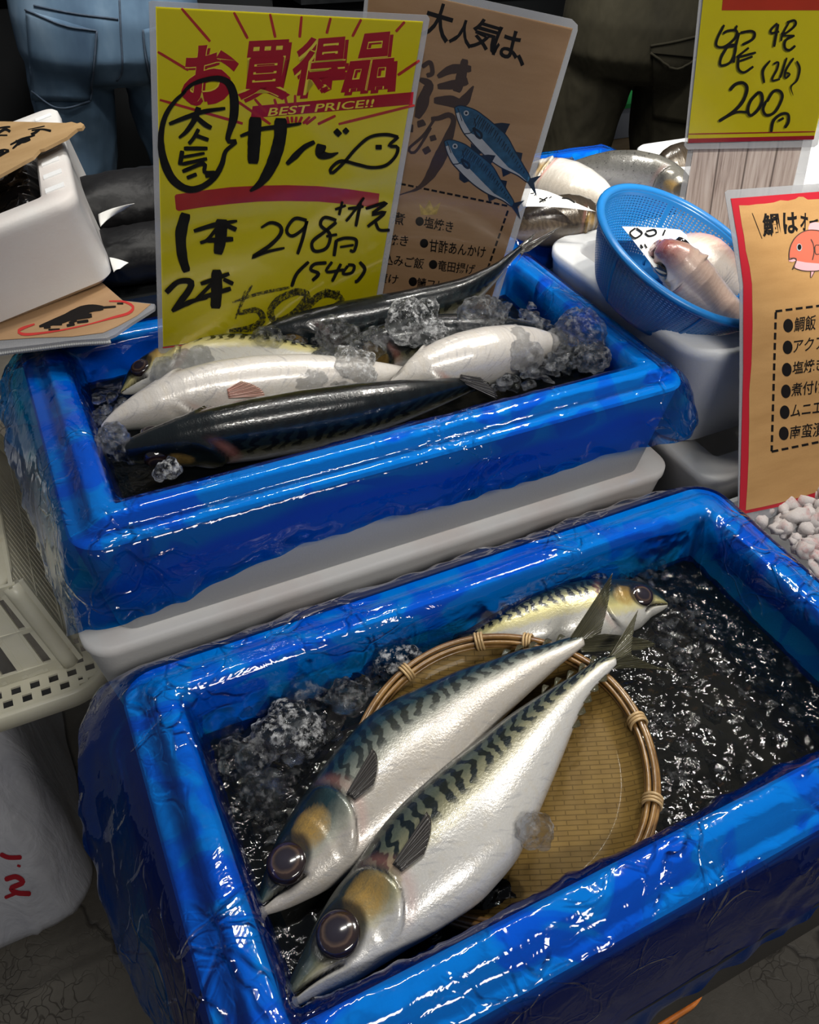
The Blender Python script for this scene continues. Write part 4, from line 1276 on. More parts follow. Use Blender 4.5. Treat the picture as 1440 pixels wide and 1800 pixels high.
fins = [[(960, 295), (1040, 285), (1115, 295), (1070, 385), (1020, 350)], [(1160, 545), (1228, 560), (1212, 640)], [(1038, 700), (1050, 775), (1120, 742)], [(760, 470), (760, 540), (810, 580), (860, 560)], [(1285, 790), (1400, 760), (1330, 830), (1360, 960), (1270, 825)]]
stripes = []
for k in range(24):
    f = k / 23
    x0, y0 = np.interp(f, [0, .35, .7, 1], [830, 970, 1120, 1240]), np.interp(f, [0, .35, .7, 1], [215, 330, 530, 720])
    ln = 95 * (1 - .75 * f)
    stripes.append(([(x0, y0), (x0 - ln * .35 + 8 * (k % 2), y0 + ln * .55), (x0 - ln * .5, y0 + ln)], [10, 9, 4]))
aff = lambda p: (518 + (p[0] - 612) * .925, 455 + (p[1] - 150) * .87)
A2 = lambda pts: [aff(p) for p in pts]
def drawn_fish(T, z, nm):
    BS.flat(nm + '_fin', [c5(T(f)) for f in fins], z, M_NAVYINK)
    BS.strokes(nm + '_outline', c5l([(T(body + body[:1]), 9)]), z + .00012, M_NAVYINK)
    BS.flat(nm + '_back', [c5(T(body))], z + .00003, M_BLUEINK)
    BS.flat(nm + '_belly', [c5(T(belly))], z + .00006, M_PALEINK)
    BS.strokes(nm + '_stripes', c5l([(T(p), w) for p, w in stripes] + [(T([(790, 240), (800, 320), (760, 375), (700, 385)]), 9), (T([(780, 330), (850, 380), (850, 425), (810, 400), (780, 330)]), 22), (T([(640, 150), (655, 190), (680, 270)]), 7)]), z + .00010, M_NAVYINK)
    ex, ey = T([(718, 198)])[0]
    BS.dots(nm + '_eye', [(*c5([(ex, ey)])[0], 4.6, 4.6)], z + .00014, M_PALEINK)
    BS.dots(nm + '_pupil', [(*c5([(ex, ey)])[0], 2.4, 2.4)], z + .00018, M_NAVYINK)
drawn_fish(lambda p: list(p), .0004, 'fish_print')
drawn_fish(A2, .0006, 'fish_print')
c6, c6l = crop(640, 340, 5.143)
BS.dashes('dashed_frame', [((690, 320), (893, 362)), ((893, 370), (846, 505)), ((656, 527), (745, 534))], .0003, M_BLACKINK, 3.6, 10, 4)
BS.dots('bullet', [(*c6([p])[0], 7.4, 8) for p in ((503, 252), (543, 450), (625, 642), (442, 797))], .0003, M_BLACKINK)
BS.text('recipe_list', [(tx, c6(q)) for tx, q in (('塩焼き', [(550, 205), (812, 255), (800, 358), (535, 308)]), ('甘酢あんかけ', [(595, 410), (1108, 478), (1090, 585), (585, 525)]), ('竜田揚げ', [(672, 600), (1012, 642), (988, 735), (665, 698)]), ('鯖フレーク', [(482, 758), (908, 808), (890, 880), (475, 852)]),
        ('煮', [(262, 155), (382, 185), (355, 290), (242, 272)]), ('焼き', [(218, 365), (408, 380), (390, 482), (208, 460)]), ('込みご飯', [(182, 535), (552, 590), (530, 685), (172, 642)]), ('漬け', [(120, 712), (318, 735), (298, 822), (105, 800)]))], .0003, M_BLACKINK, .012)
BS.flat('crown_print', [c6([(515, 195), (500, 90), (545, 140), (592, 60), (625, 130), (692, 78), (655, 190)])], .0003, M_GOLDINK)
BS.slab('clear_cover', [(650, -30), (1007, 50), (858, 545), (605, 520)], .0010, .0012, M_LAM)

# ---- yellow price card and its wood-grain board at the right
def wood_mat():
    t = NT('printed_wood_grain')
    co = t.coord()
    g = t.noise(t.coord('Object', (260, 9, 1)), 1.0, 6, .65, .6)
    c = t.ramp(g, [(.25, (.16, .115, .10, 1)), (.5, (.40, .33, .30, 1)), (.8, (.56, .50, .47, 1))])
    w = t.n('TexWave', {'Vector': t.coord('Object', (1, .02, 1)), 'Scale': 9.0, 'Distortion': .3}, wave_type='BANDS', bands_direction='X').outputs[0]
    ln = t.ramp(w, [(0, (1, 1, 1, 1)), (.02, (0, 0, 0, 1))])
    c = t.mix(t.math('MULTIPLY', ln, .85), c, (.06, .042, .036, 1))
    return t.done(t.pbsdf(base=c, rough=.4, spec=.4))
M_WOODP = wood_mat()
PS = Sign('price_card', (0.7845, 0.8371, 1.1855), (0.8985, 0.7419, 1.2066), (0.9322, 0.7361, 0.9994), (0.8182, 0.8314, 0.9783), 'small yellow price card reading 200 above the wood-grain board at top right', 'sign')
PS.slab('paper', [(1247, -100), (1512, -110), (1431, 245), (1209, 251)], -.0004, 0, M_YELLOW)
PS.slab('laminate', [(1240, -108), (1520, -118), (1438, 254), (1432, 259), (1208, 263), (1203, 256)], -.0009, -.0005, M_LAMEDGE)
PS.flat('red_panel', [[(1278, -70), (1490, -76), (1470, 18), (1269, 18)]], .0002, M_ORANGEINK)
cq, cql = crop(1200, 0, 6)
PS.strokes('border_line', cql([([(62, 1414), (1397, 1388)], 13)]), .0002, M_REDINK)
PS.flat('border_band', [cq([(60, 1462), (1392, 1430), (1385, 1470), (58, 1508)])], .0002, M_REDINK)
PS.slab('clear_cover', [(1247, -100), (1512, -110), (1431, 245), (1209, 251)], .0005, .0007, M_LAM)
PS.strokes('marker_writing', cql([([(440, 260), (370, 400), (360, 480), (440, 490), (555, 400), (570, 320), (480, 322), (430, 350)], 27), ([(575, 265), (550, 330)], 25), ([(480, 480), (410, 600), (405, 688), (520, 640), (560, 480), (470, 482)], 28), ([(430, 502), (560, 482)], 20),
    ([(600, 342), (560, 500), (540, 660)], 25), ([(610, 342), (720, 325), (762, 350), (740, 410), (630, 470)], 28), ([(700, 500), (570, 602)], 24), ([(580, 602), (775, 550)], 24), ([(600, 642), (740, 592)], 24), ([(590, 602), (590, 720), (650, 760), (748, 698)], 27),
    ([(1000, 242), (935, 310), (942, 345), (1020, 330)], 24), ([(1010, 250), (965, 490)], 28), ([(1130, 222), (1060, 350), (1040, 430)], 20), ([(1100, 232), (1180, 212), (1190, 262), (1100, 340), (1040, 352)], 24), ([(1182, 370), (1090, 420), (1080, 500), (1130, 525), (1190, 478)], 26), ([(1060, 372), (1170, 370)], 18),
    ([(925, 635), (850, 740), (862, 872)], [20, 30, 22]), ([(960, 672), (1010, 652), (1000, 722), (945, 840), (1030, 830)], 22), ([(1100, 605), (1030, 820)], 22), ([(1172, 608), (1090, 740), (1085, 820), (1132, 780), (1095, 762)], 22), ([(1205, 640), (1236, 720), (1210, 840), (1145, 912), (1168, 1004)], [22, 24, 20, 18, 6]),
    ([(500, 950), (560, 885), (640, 870), (682, 930), (640, 1060), (540, 1172), (385, 1275)], 34), ([(385, 1275), (560, 1182), (700, 1180)], [30, 28, 24]), ([(800, 970), (720, 1060), (690, 1160), (720, 1215), (800, 1150), (842, 1060), (830, 980), (785, 975)], 32),
    ([(890, 1070), (960, 960), (1030, 960), (1052, 1030), (980, 1172), (890, 1212), (850, 1150), (882, 1060)], 30), ([(935, 1388), (960, 1270), (1040, 1200), (1112, 1200), (1118, 1280), (1080, 1345)], 30), ([(1010, 1272), (1068, 1240)], 26)]), .0010, M_MARKER)
off = PS.N * -.004
WS = Sign('wood_grain_board', Vector((0.7845, 0.8371, 1.1855)) + off, Vector((0.8985, 0.7419, 1.2066)) + off, Vector((0.9322, 0.7361, 0.9994)) + off, Vector((0.8182, 0.8314, 0.9783)) + off, 'grey wood-grain printed board below the small yellow price card', 'sign')
WS.slab('paper', [(1230, 200), (1425, 190), (1390, 345), (1345, 480), (1170, 480), (1205, 350)], -.0004, 0, M_WOODP)
WS.slab('laminate', [(1222, 195), (1440, 190), (1412, 330), (1360, 488), (1150, 488), (1192, 360)], -.0010, -.0005, M_LAMEDGE)

# ---- red bordered brown sign at the right edge
k15 = lambda p: CC + (Vector(p) - CC) * 1.15
RS = Sign('recipe_sign', k15((0.5872, 0.5337, 1.0572)), k15((0.8216, 0.5306, 1.0398)), k15((0.7996, 0.3749, 0.7726)), k15((0.5653, 0.3779, 0.7901)), 'brown recipe sign with red border and red fish drawing at the right edge', 'sign')
RS.slab('paper', [(1285, 349), (1297, 420), (1307, 500), (1307, 650), (1303, 805), (1300, 905), (1440, 876), (1560, 848), (1600, 600), (1590, 325)], -.0004, 0, M_REDINK)
RS.slab('laminate', [(1275, 338), (1280, 334), (1598, 311), (1606, 318), (1612, 600), (1575, 858), (1440, 890), (1306, 922), (1298, 916), (1301, 650), (1301, 500), (1288, 420)], -.0009, -.0005, M_LAMEDGE)
inner = [(1299, 361), (1316, 361), (1330, 359), (1345, 358), (1360, 356), (1372, 352), (1385, 353), (1398, 350), (1404, 346), (1412, 346), (1420, 351), (1440, 350), (1500, 346), (1580, 338), (1588, 600), (1548, 836), (1500, 846), (1470, 858), (1439, 864), (1400, 876), (1370, 884), (1340, 891), (1311, 897), (1314, 850), (1316, 805), (1317, 740), (1317, 689), (1321, 640), (1323, 573), (1322, 500), (1318, 470), (1311, 440), (1308, 415), (1304, 395), (1301, 375)]
RS.flat('kraft_panel', [inner], .0002, M_KRAFT2)
cr, crl = crop(1270, 310, 7.2); cs, csl = crop(1140, 500, 3.273)
RS.text('headline', [('鯛', cr([(500, 470), (705, 458), (742, 755), (512, 772)])), ('は', cr([(755, 460), (945, 448), (958, 722), (778, 732)])), ('オ', cr([(982, 452), (1084, 470), (1072, 712), (985, 668)]))], .0004, M_BLACKINK, .03)
RS.strokes('headline_strokes', crl([([(375, 465), (500, 790)], 9), ([(1100, 582), (1160, 568), (1208, 555)], [30, 22, 36]), ([(1220, 560), (1420, 540)], 26)]), .0004, M_BLACKINK)
fo = [(840, 1060), (842, 960), (860, 880), (900, 800), (950, 745), (1010, 705), (1100, 680), (1224, 690), (1350, 730), (1440, 800), (1480, 900), (1450, 1040), (1360, 1140), (1224, 1192), (1100, 1200), (1020, 1195), (960, 1180), (905, 1150), (930, 1062), (900, 1040)]
RS.flat('fish_print_fin', [cr([(1085, 690), (1085, 645), (1110, 590), (1170, 580), (1260, 590), (1330, 640), (1340, 730)]), cr([(1115, 1195), (1115, 1285), (1160, 1225), (1165, 1195)])], .0004, M_PINKINK)
RS.flat('fish_print_body', [cr(fo)], .0005, M_CORALINK)
RS.flat('fish_print_belly', [cr([(935, 1068), (1050, 1090), (1224, 1105), (1400, 1090), (1360, 1140), (1224, 1192), (1100, 1200), (1020, 1195), (960, 1180), (905, 1150)]), cr([(832, 1045), (905, 1045), (930, 1068), (880, 1085), (838, 1075)])], .0006, M_PINKINK)
RS.strokes('fish_print_outline', crl([(fo + fo[:1], 12), ([(1115, 795), (1145, 860), (1155, 960), (1135, 1060)], 12), ([(830, 1042), (905, 1035), (930, 1062), (880, 1180), (905, 1150)], 11), ([(1224, 870), (1170, 880), (1175, 980), (1224, 985)], 11), ([(1115, 1200), (1115, 1285), (1165, 1200)], 9)]), .0007, M_BROWNINK)
RS.dots('fish_print_eye', [(*cr([(968, 900)])[0], 4.6, 6.6)], .0007, M_PALEINK)
RS.dots('fish_print_pupil', [(*cr([(969, 897)])[0], 3.4, 5)], .0008, M_BLACKINK)
RS.dashes('dashed_frame', [(cs([(730, 155), (1400, 70)])), (cs([(732, 160), (708, 960)])), (cs([(708, 962), (1400, 820)]))], .0004, M_BLACKINK, 4.2, 12, 6)
RS.dots('bullet', [(*cs([p])[0], 8.6, 12) for p in ((803, 237), (800, 362), (795, 490), (790, 615), (783, 735), (778, 857))], .0004, M_BLACKINK)
RS.text('recipe_list', [(tx, cs(q)) for tx, q in (('鯛飯', [(842, 190), (965, 172), (960, 262), (835, 275)]), ('アクアパッツァ', [(838, 318), (1280, 255), (1275, 335), (828, 398)]), ('塩焼き', [(832, 445), (1015, 418), (1010, 495), (826, 520)]), ('煮付け', [(825, 570), (1015, 542), (1008, 625), (818, 645)]), ('ムニエル', [(822, 695), (1068, 655), (1060, 735), (816, 765)]), ('南蛮漬け', [(818, 815), (1078, 775), (1070, 868), (810, 890)]))], .0004, M_BLACKINK, .012)

# ---------------------------------------------------------------- fish and ice in the upper box
def zs(*pts): return [on_z(x, y, z) for x, y, z in pts]
T1 = spine_fish('mackerel', zs((190, 800, .836), (330, 776, .840), (480, 750, .842), (640, 720, .842), (760, 693, .840), (880, 662, .832)), .040, 118, M_FISH_D, 'black-backed mackerel along the front inner edge of the upper blue box', head=.24, eye_r=.012, sides=(1, -1), pink=.5)
T2 = spine_fish('mackerel', zs((180, 752, .834), (240, 728, .838), (330, 700, .842), (430, 682, .844), (560, 668, .843), (660, 662, .838), (760, 655, .82)), .036, lambda u: -62, M_FISH_W, 'belly-up white mackerel beside the black-backed one in the upper box, pink fin', head=.25, eye=False, mouth=False, thick=.8, pink=.35)
u_, v_, g_ = T2.find(400, 690); T2.fin(u_, v_, .036, .022, .03, M_FIN_PINK, sg=g_, lift=.0012)
T3 = spine_fish('mackerel', zs((215, 690, .815), (270, 655, .828), (350, 640, .836), (450, 636, .838), (560, 640, .834), (680, 640, .822)), .034, 12, M_FISH_Y, 'mackerel with a yellow flank stripe in front of the yellow sign', head=.24, eye_r=.011, thick=.75)
T4 = spine_fish('mackerel', zs((425, 602, .838), (500, 592, .842), (600, 578, .846), (700, 558, .852), (800, 525, .866), (862, 485, .880), (895, 455, .890), (915, 437, .896)), .033, 100, M_FISH_D, 'long dark mackerel under the signs with its tail raised over the back corner', head=.24, eye_r=.011, sides=(1, -1))
rt_ = T4.C[-1]
T4.tail([px_lobe([(922, 440), (914, 446), (908, 436)], [(904, 470), (925, 438), (942, 408)], rt_, (0, 0, -.005)), px_lobe([(920, 434), (922, 440), (914, 446)], [(984, 399), (955, 424), (930, 442)], rt_, (.02, .01, 0))], Vector((-.3, -.6, .7)), M_FIN_DARK)
T6 = spine_fish('mackerel', zs((560, 640, .826), (640, 622, .832), (740, 606, .838), (840, 596, .838), (940, 590, .828), (1000, 585, .815)), .034, 95, M_FISH_D, 'brownish dark mackerel under ice in the middle of the upper box', head=.24, eye=False)
T5 = spine_fish('mackerel', zs((686, 676, .838), (730, 662, .842), (790, 645, .846), (850, 630, .847), (920, 615, .842), (1010, 600, .825)), .036, -70, M_FISH_W, 'cream-bellied mackerel with dark fin in the middle right of the upper box', head=.20, eye=False, mouth=False, thick=.85, pink=.6)
u_, v_, g_ = T5.find(808, 662); T5.fin(u_, v_, .042, .018, .5, M_FIN_DARK, sg=g_, ang=.5)
mb = MB()
Z0 = .812
ice_bits(mb, scatter([(165, 720), (270, 655), (380, 640), (330, 690), (220, 730), (180, 760)], 60, .812, .838, .826), .003, .009, rng)
ice_bits(mb, scatter([(560, 600), (640, 640), (600, 690), (540, 680)], 36, .838, .858, .85), .004, .010, rng)
ice_bits(mb, scatter([(860, 640), (1060, 600), (1040, 640), (860, 680)], 60, .826, .846, .84), .004, .011, rng)
ice_bits(mb, scatter([(820, 560), (930, 540), (1000, 590), (900, 620)], 55, .825, .850, .84), .004, .011, rng)
ice_bits(mb, scatter([(420, 605), (560, 580), (640, 600), (560, 620)], 26, .835, .855, .85), .003, .008, rng)
ice_bits(mb, scatter([(1000, 560), (1060, 620), (1000, 650), (960, 600)], 46, .812, .845, .83), .004, .011, rng)
ice_bits(mb, scatter([(180, 760), (215, 750), (230, 800), (195, 800)], 45, .832, .846, .84), .002, .006, rng)
o = mb.build('crushed_ice', M_ICE); tag(o, 'crushed ice strewn between the fish in the upper blue box', 'ice', kind='stuff')
for i, ((px, py), z, s, lab, m_) in enumerate([
    ((735, 572), .874, (.036, .024, .018), 'largest frosted ice lump below the brown recipe sign', M_ICE_WHITE),
    ((598, 590), .868, (.018, .014, .018), 'upright clear ice lump at the foot of the yellow sign', M_ICE),
    ((650, 605), .862, (.018, .012, .012), 'ice lump between the upright lump and the largest frosted lump', M_ICE),
    ((620, 650), .858, (.026, .018, .012), 'frosted ice lump resting on the white belly-up mackerel', M_ICE_WHITE),
    ((320, 650), .846, (.028, .018, .014), 'clear ice lump over the head of the yellow-striped mackerel', M_ICE),
    ((860, 560), .868, (.028, .020, .018), 'clear ice lump right of the largest frosted lump', M_ICE),
    ((905, 620), .856, (.026, .018, .014), 'ice lump on the tail of the cream-bellied mackerel', M_ICE),
    ((1010, 595), .848, (.024, .020, .020), 'ice lump in the right back corner of the upper box', M_ICE),
    ((1035, 628), .842, (.018, .014, .012), 'ice lump against the right liner of the upper box', M_ICE),
    ((210, 775), .848, (.016, .012, .010), 'ice lump on the snout of the black-backed mackerel', M_ICE),
    ((285, 828), .852, (.020, .006, .006), 'thin ice sliver on the front rim of the upper box', M_ICE_WHITE),
    ((545, 670), .860, (.016, .010, .008), 'thin clear ice slab on the belly of the white mackerel', M_ICE),
    ((470, 597), .862, (.014, .010, .009), 'small dark clear ice lump at the foot of the yellow sign, left one', M_ICE)]):
    ice_lump('ice_lump', on_z(px, py, z), s, lab, 60 + i, 9, mat=m_)

# ---------------------------------------------------------------- tilted foam box at the left, on a laminated sign
BX_R = Matrix(((0.9595, 0.0874, -0.2679), (-0.0772, 0.9958, 0.0483), (0.271, -0.0257, 0.9622)))
BX_O = CC + (Vector((0.100, 0.924, 0.877)) - CC) * .94
BW, BD, BH = .38, .33, .104 * .94
bxM = Matrix.Translation(BX_O) @ BX_R.to_4x4()
LB = foam_box('foam_box', -BW / 2, BW / 2, -BD / 2, BD / 2, 0, BH, foam_mat('grubby_white_foam', (.68, .665, .65, 1), .25), 'tilted white foam box at the left edge with a cardboard sign across its top', step=False, taper=.006, rim=.036, r=.022)
LB.matrix_world = bxM @ Matrix.Translation((-BW / 2, BD / 2, 0))
def bxp(x, y, z): return bxM @ Vector((x, y, z))
bxN = (BX_R @ Vector((0, 0, 1))).normalized()
# vent ridges moulded in the rim and grooves down the right side
for k in range(7):
    y = .035 + .042 * k
    mb = MB(); mb.box(-.028, -.008, y, y + .012, BH - .0005, BH + .0012)
    ob = mb.build('rim_ridge', M_FOAM, LB, smooth=False)
    ob.location = (BW / 2, -BD / 2, 0)
# black bag inside
M_BAG = simple_mat('black_plastic_bag', (.006, .006, .007, 1), .22, .2, 20, .8, 45, .006, coat=.5)
mb = MB()
def bagP(u, v):
    x = -.036 - .006 - (BW - .084) * u; y = .042 + (BD - .084) * v
    p = Vector((x, y, 0))
    e = min(u, 1 - u, v, 1 - v)
    h = BH - .030 + .010 * noise.noise(p * 26) + .008 * ridge(p * 30 + Vector((3, 1, 0))) + .006 * noise.noise(p * 70)
    return bxp(x, y, h - .02 * sstep(.06, 0, e))
mb.grid(bagP, 80, 70)
tag(mb.build('black_bag', M_BAG), 'crumpled black plastic bag inside the tilted white foam box', 'bag')
# marker smudge on the inner back wall of the box
CS_N = bxN; CS_O = BX_O + bxN * (BH + .0045)
class PlaneSign(Sign):
    def __init__(s, name, o, N, Xh, label, cat):
        N = N.normalized(); X = (Xh - N * Xh.dot(N)).normalized(); Y = N.cross(X)
        s.o, s.X, s.Y, s.N = Vector(o), X, Y, N
        s.root = empty(name, s.o, label, cat, mat3=Matrix((X, Y, N)).transposed())
CSg = PlaneSign('cardboard_sign', CS_O, CS_N + BX_R @ Vector((.03, -.05, 0)), BX_R @ Vector((1, 0, 0)), 'torn brown cardboard sign with black marker lying across the tilted foam box', 'sign')
CSg.slab('cardboard', [(-120, 214), (0, 218), (55, 219), (118, 221), (128, 219), (138, 222), (144, 220), (150, 224), (146, 230), (138, 231), (128, 239), (120, 246), (100, 256), (80, 266), (72, 268), (60, 281), (40, 292), (0, 314), (-120, 385)], 0, .0032, M_CARDB)
cc_, ccl = crop(0, 150, 4.966)
CSg.strokes('marker_writing', ccl([([(258, 412), (405, 382)], [6, 10]), ([(290, 420), (380, 410), (460, 425)], [14, 14, 22]), ([(360, 410), (320, 440), (285, 455)], 22), ([(320, 462), (200, 500), (105, 545)], [12, 22, 14]), ([(250, 480), (180, 530), (125, 580)], [20, 24, 14]), ([(150, 515), (215, 520), (280, 495)], 24), ([(170, 545), (215, 515)], 20),
   ([(0, 400), (60, 390), (105, 388)], 14), ([(105, 430), (60, 410), (0, 440)], 24), ([(0, 462), (80, 462)], 12), ([(0, 600), (50, 588), (95, 595)], 14), ([(95, 598), (50, 620), (0, 650)], 20), ([(0, 622), (50, 600)], 16)]), .0036, M_MARKER)
# laminated sign beneath the box
US = PlaneSign('laminated_sign', BX_O - bxN * .0035, bxN + Vector((.05, -.04, 0)), BX_R @ Vector((1, 0, 0)), 'laminated cardboard sign with a red ring squeezed beneath the tilted foam box', 'sign')
US.slab('paper', [(-60, 602), (0, 596), (60, 592), (125, 590), (180, 583), (205, 572), (240, 553), (264, 533), (215, 527), (150, 470), (-60, 520)], -.0016, -.0010, M_KRAFT)
US.slab('laminate', [(-60, 622), (0, 611), (60, 604), (125, 596), (186, 592), (200, 586), (235, 562), (270, 540), (271, 532), (215, 526), (150, 470), (-60, 520)], -.0046, -.0017, M_LAMEDGE)
cu_, cul = crop(0, 480, 4.966)
US.strokes('ring_print', cul([([(950, 240), (1080, 245), (1160, 290), (1120, 345), (980, 385), (780, 440), (550, 490), (350, 520), (210, 530), (155, 505), (200, 475), (300, 440)], [12, 18, 26, 22, 14, 10, 12, 14, 18, 24, 26, 16])]), -.0006, M_REDBAR)
US.strokes('black_lettering', cul([([(340, 462), (540, 400), (760, 310), (900, 300)], [20, 70, 90, 40]), ([(380, 470), (440, 465)], 24), ([(420, 490), (520, 485)], 14), ([(450, 440), (540, 440)], 24), ([(580, 455), (650, 440)], 24), ([(600, 430), (670, 410)], 18), ([(670, 425), (770, 412)], 24), ([(560, 400), (800, 365)], 40), ([(850, 300), (1010, 288)], 18), ([(1020, 262), (1075, 262)], 14)]), -.0005, M_BLACKINK)
# corrugated clear edge under the sign
M_CLEARPL = lam_mat('clear_corrugated_plastic', .5, (.62, .63, .64, 1))
ed = [US.loc(x, y) for x, y in [(-60, 626), (0, 614), (60, 606), (125, 598), (188, 594)]]
mb = MB()
edp = smooth_path([(x, y, 0) for x, y in ed], 60)
for i, p in enumerate(edp):
    mb.tube([p + Vector((0, .0, -.0062)), p + Vector((0, .060, -.0062))], .0016, 6)
mb.build('corrugated_edge', M_CLEARPL, US.root)
mb = MB()
mb.add([p + Vector((0, 0, -.0081)) for p in edp] + [p + Vector((0, .06, -.0081)) for p in edp], [(i, i + 1, 60 + i + 1, 60 + i) for i in range(59)])
mb.build('corrugated_sheet', M_CLEARPL, US.root)

# black bagged fish behind, with white paper tags
M_BAG2 = simple_mat('matt_black_plastic', (.006, .006, .007, 1), .5, .35, 16, .5, 50, .003, spec=.25)
def bundle(spine, r, label, seed):
    mb = MB(); P = smooth_path(spine, 60); L = []
    for i, p in enumerate(P):
        u = i / 59; t = (P[min(i + 1, 59)] - P[max(i - 1, 0)]).normalized()
        a = Vector((0, 0, 1)).cross(t).normalized(); b = t.cross(a)
        rr = r * (1 - (2 * u - 1) ** 6) ** .5 + .001
        L.append([p + (a * math.cos(q) * 1.35 + b * math.sin(q)) * rr * (1 + .10 * noise.noise(Vector((u * 7 + seed, math.cos(q) * 1.3, math.sin(q) * 1.3))) + .05 * ridge(Vector((u * 16, q * 2, seed)))) for q in [2 * PI * k / 48 for k in range(48)]])
    mb.loft(L, True, True)
    return tag(mb.build('bagged_fish', M_BAG2), label, 'bag')
bundle([Vector((.02, 1.045, .915)), Vector((.16, 1.04, .918)), Vector((.36, 1.03, .915))], .034, 'upper black bagged bundle behind the tilted foam box, farther from the camera', 1)
bundle([Vector((.04, .965, .886)), Vector((.16, .962, .889)), Vector((.36, .955, .886))], .030, 'lower black bagged bundle between tilted foam box and yellow sign', 5)
mb = MB(); mb.box(.02, .345, .915, 1.20, .70, .858)
mb.box(.02, .345, 1.0, 1.20, .858, .880)
tag(mb.build('black_crate', M_BLACKPL, smooth=False), 'black crate carrying the two black bagged bundles', 'crate')
def paper(name, pts, label, mat=None, sag=.004, cat='tag', group=None):
    """a slip of paper through four world points, slightly curled"""
    mb = MB()
    a, b, c, d = [Vector(p) for p in pts]
    n = (b - a).cross(d - a).normalized()
    if n.z < 0: n = -n
    def P(u, v): return (a.lerp(b, u)).lerp(d.lerp(c, u), v) + n * sag * (4 * u * (1 - u) - .5 + math.sin(v * 3 + u) * .4)
    mb.grid(P, 14, 10)
    o = mb.build(name, mat or M_PAPER)
    add_mod(o, 'SOLIDIFY', thickness=.0004); bake(o)
    return tag(o, label, cat, group)
paper('paper_tag', [on_z(172, 376, .945), on_z(236, 357, .962), on_z(214, 368, .950), on_z(176, 398, .938)], 'white paper tag tucked under the upper black bundle', sag=.002)
paper('paper_tag', [on_z(192, 452, .915), on_z(226, 462, .918), on_z(210, 472, .915), on_z(200, 478, .912)], 'white paper tag tucked under the lower black bundle', sag=.001)

# ---------------------------------------------------------------- cream crate upside down, on a bagged foam box
def cream_mat():
    t = NT('cream_plastic')
    co = t.coord()
    n = t.noise(co, 8, 5, .6)
    c = t.ramp(n, [(.3, (.50, .475, .36, 1)), (.7, (.62, .60, .50, 1))])
    st = t.ramp(t.noise(co, 30, 5, .7), [(.62, (0, 0, 0, 1)), (.75, (1, 1, 1, 1))])
    c = t.mix(t.math('MULTIPLY', st, .5), c, (.30, .18, .07, 1))
    return t.done(t.pbsdf(base=c, rough=.36, spec=.5, sss=.1, sss_r=(.01, .008, .004), sss_s=.3))
M_CREAM = cream_mat()
GX0, GX1, GY0, GY1, GZ, GH = -.52, -.030, .668, 1.13, .500, .120
cg = empty('cream_crate', ((GX0 + GX1) / 2, (GY0 + GY1) / 2, GZ), 'upside-down cream plastic crate with slotted sides at the left edge', 'crate')
bpy.context.view_layer.update()
# flange plate with punched holes
FW = .040
mb = MB(); thin = .0028
def inring(x, y, off, r):
    x0, x1, y0, y1 = GX0 - off, GX1 + off, GY0 - off, GY1 + off
    if not (x0 <= x <= x1 and y0 <= y <= y1): return False
    dx = max(x0 + r - x, x - (x1 - r), 0); dy = max(y0 + r - y, y - (y1 - r), 0)
    return dx * dx + dy * dy <= r * r
cell = .0052
ix = int((GX1 - GX0) / cell); iy = int((GY1 - GY0) / cell)
vid = {}; VV = []; FFq = []
def vtx(i, j):
    if (i, j) not in vid:
        vid[(i, j)] = len(VV); VV.append(Vector((GX1 - .004 - i * cell, GY0 + .004 + j * cell, GZ + .012)))
    return vid[(i, j)]
for i in range(ix):
    for j in range(iy):
        x = GX1 - .004 - (i + .5) * cell; y = GY0 + .004 + (j + .5) * cell
        if not inring(x, y, -.003, .055): continue
        if inring(x, y, -FW - .004, .03): continue
        edge = not inring(x, y, -.010, .05) or inring(x, y, -FW + .004, .034)
        hole = (not edge) and (i + (j // 3 % 2) * 2) % 4 in (1, 2) and j % 3 != 0
        if hole: continue
        FFq.append((vtx(i, j), vtx(i, j + 1), vtx(i + 1, j + 1), vtx(i + 1, j)))
o_fl = mesh_obj('punched_flange', VV, FFq, M_CREAM, cg, smooth=False, world=True)
add_mod(o_fl, 'SOLIDIFY', thickness=thin, offset=0); bake(o_fl)
L = []
for off, z in ((-.004, .0135), (0, .014), (.003, .012), (.003, -.010), (0, -.012), (-.003, -.010), (-.003, .009), (-.007, .0105), (-.004, .0135)):
    p, _ = rrect(GX0 - off, GX1 + off, GY0 - off, GY1 + off, .055 + off, 12, 6)
    L.append([Vector((a, b, GZ + z)) for a, b in p])
mb = MB(); mb.loft(L); mb.build('rolled_rim', M_CREAM, cg, world=True)
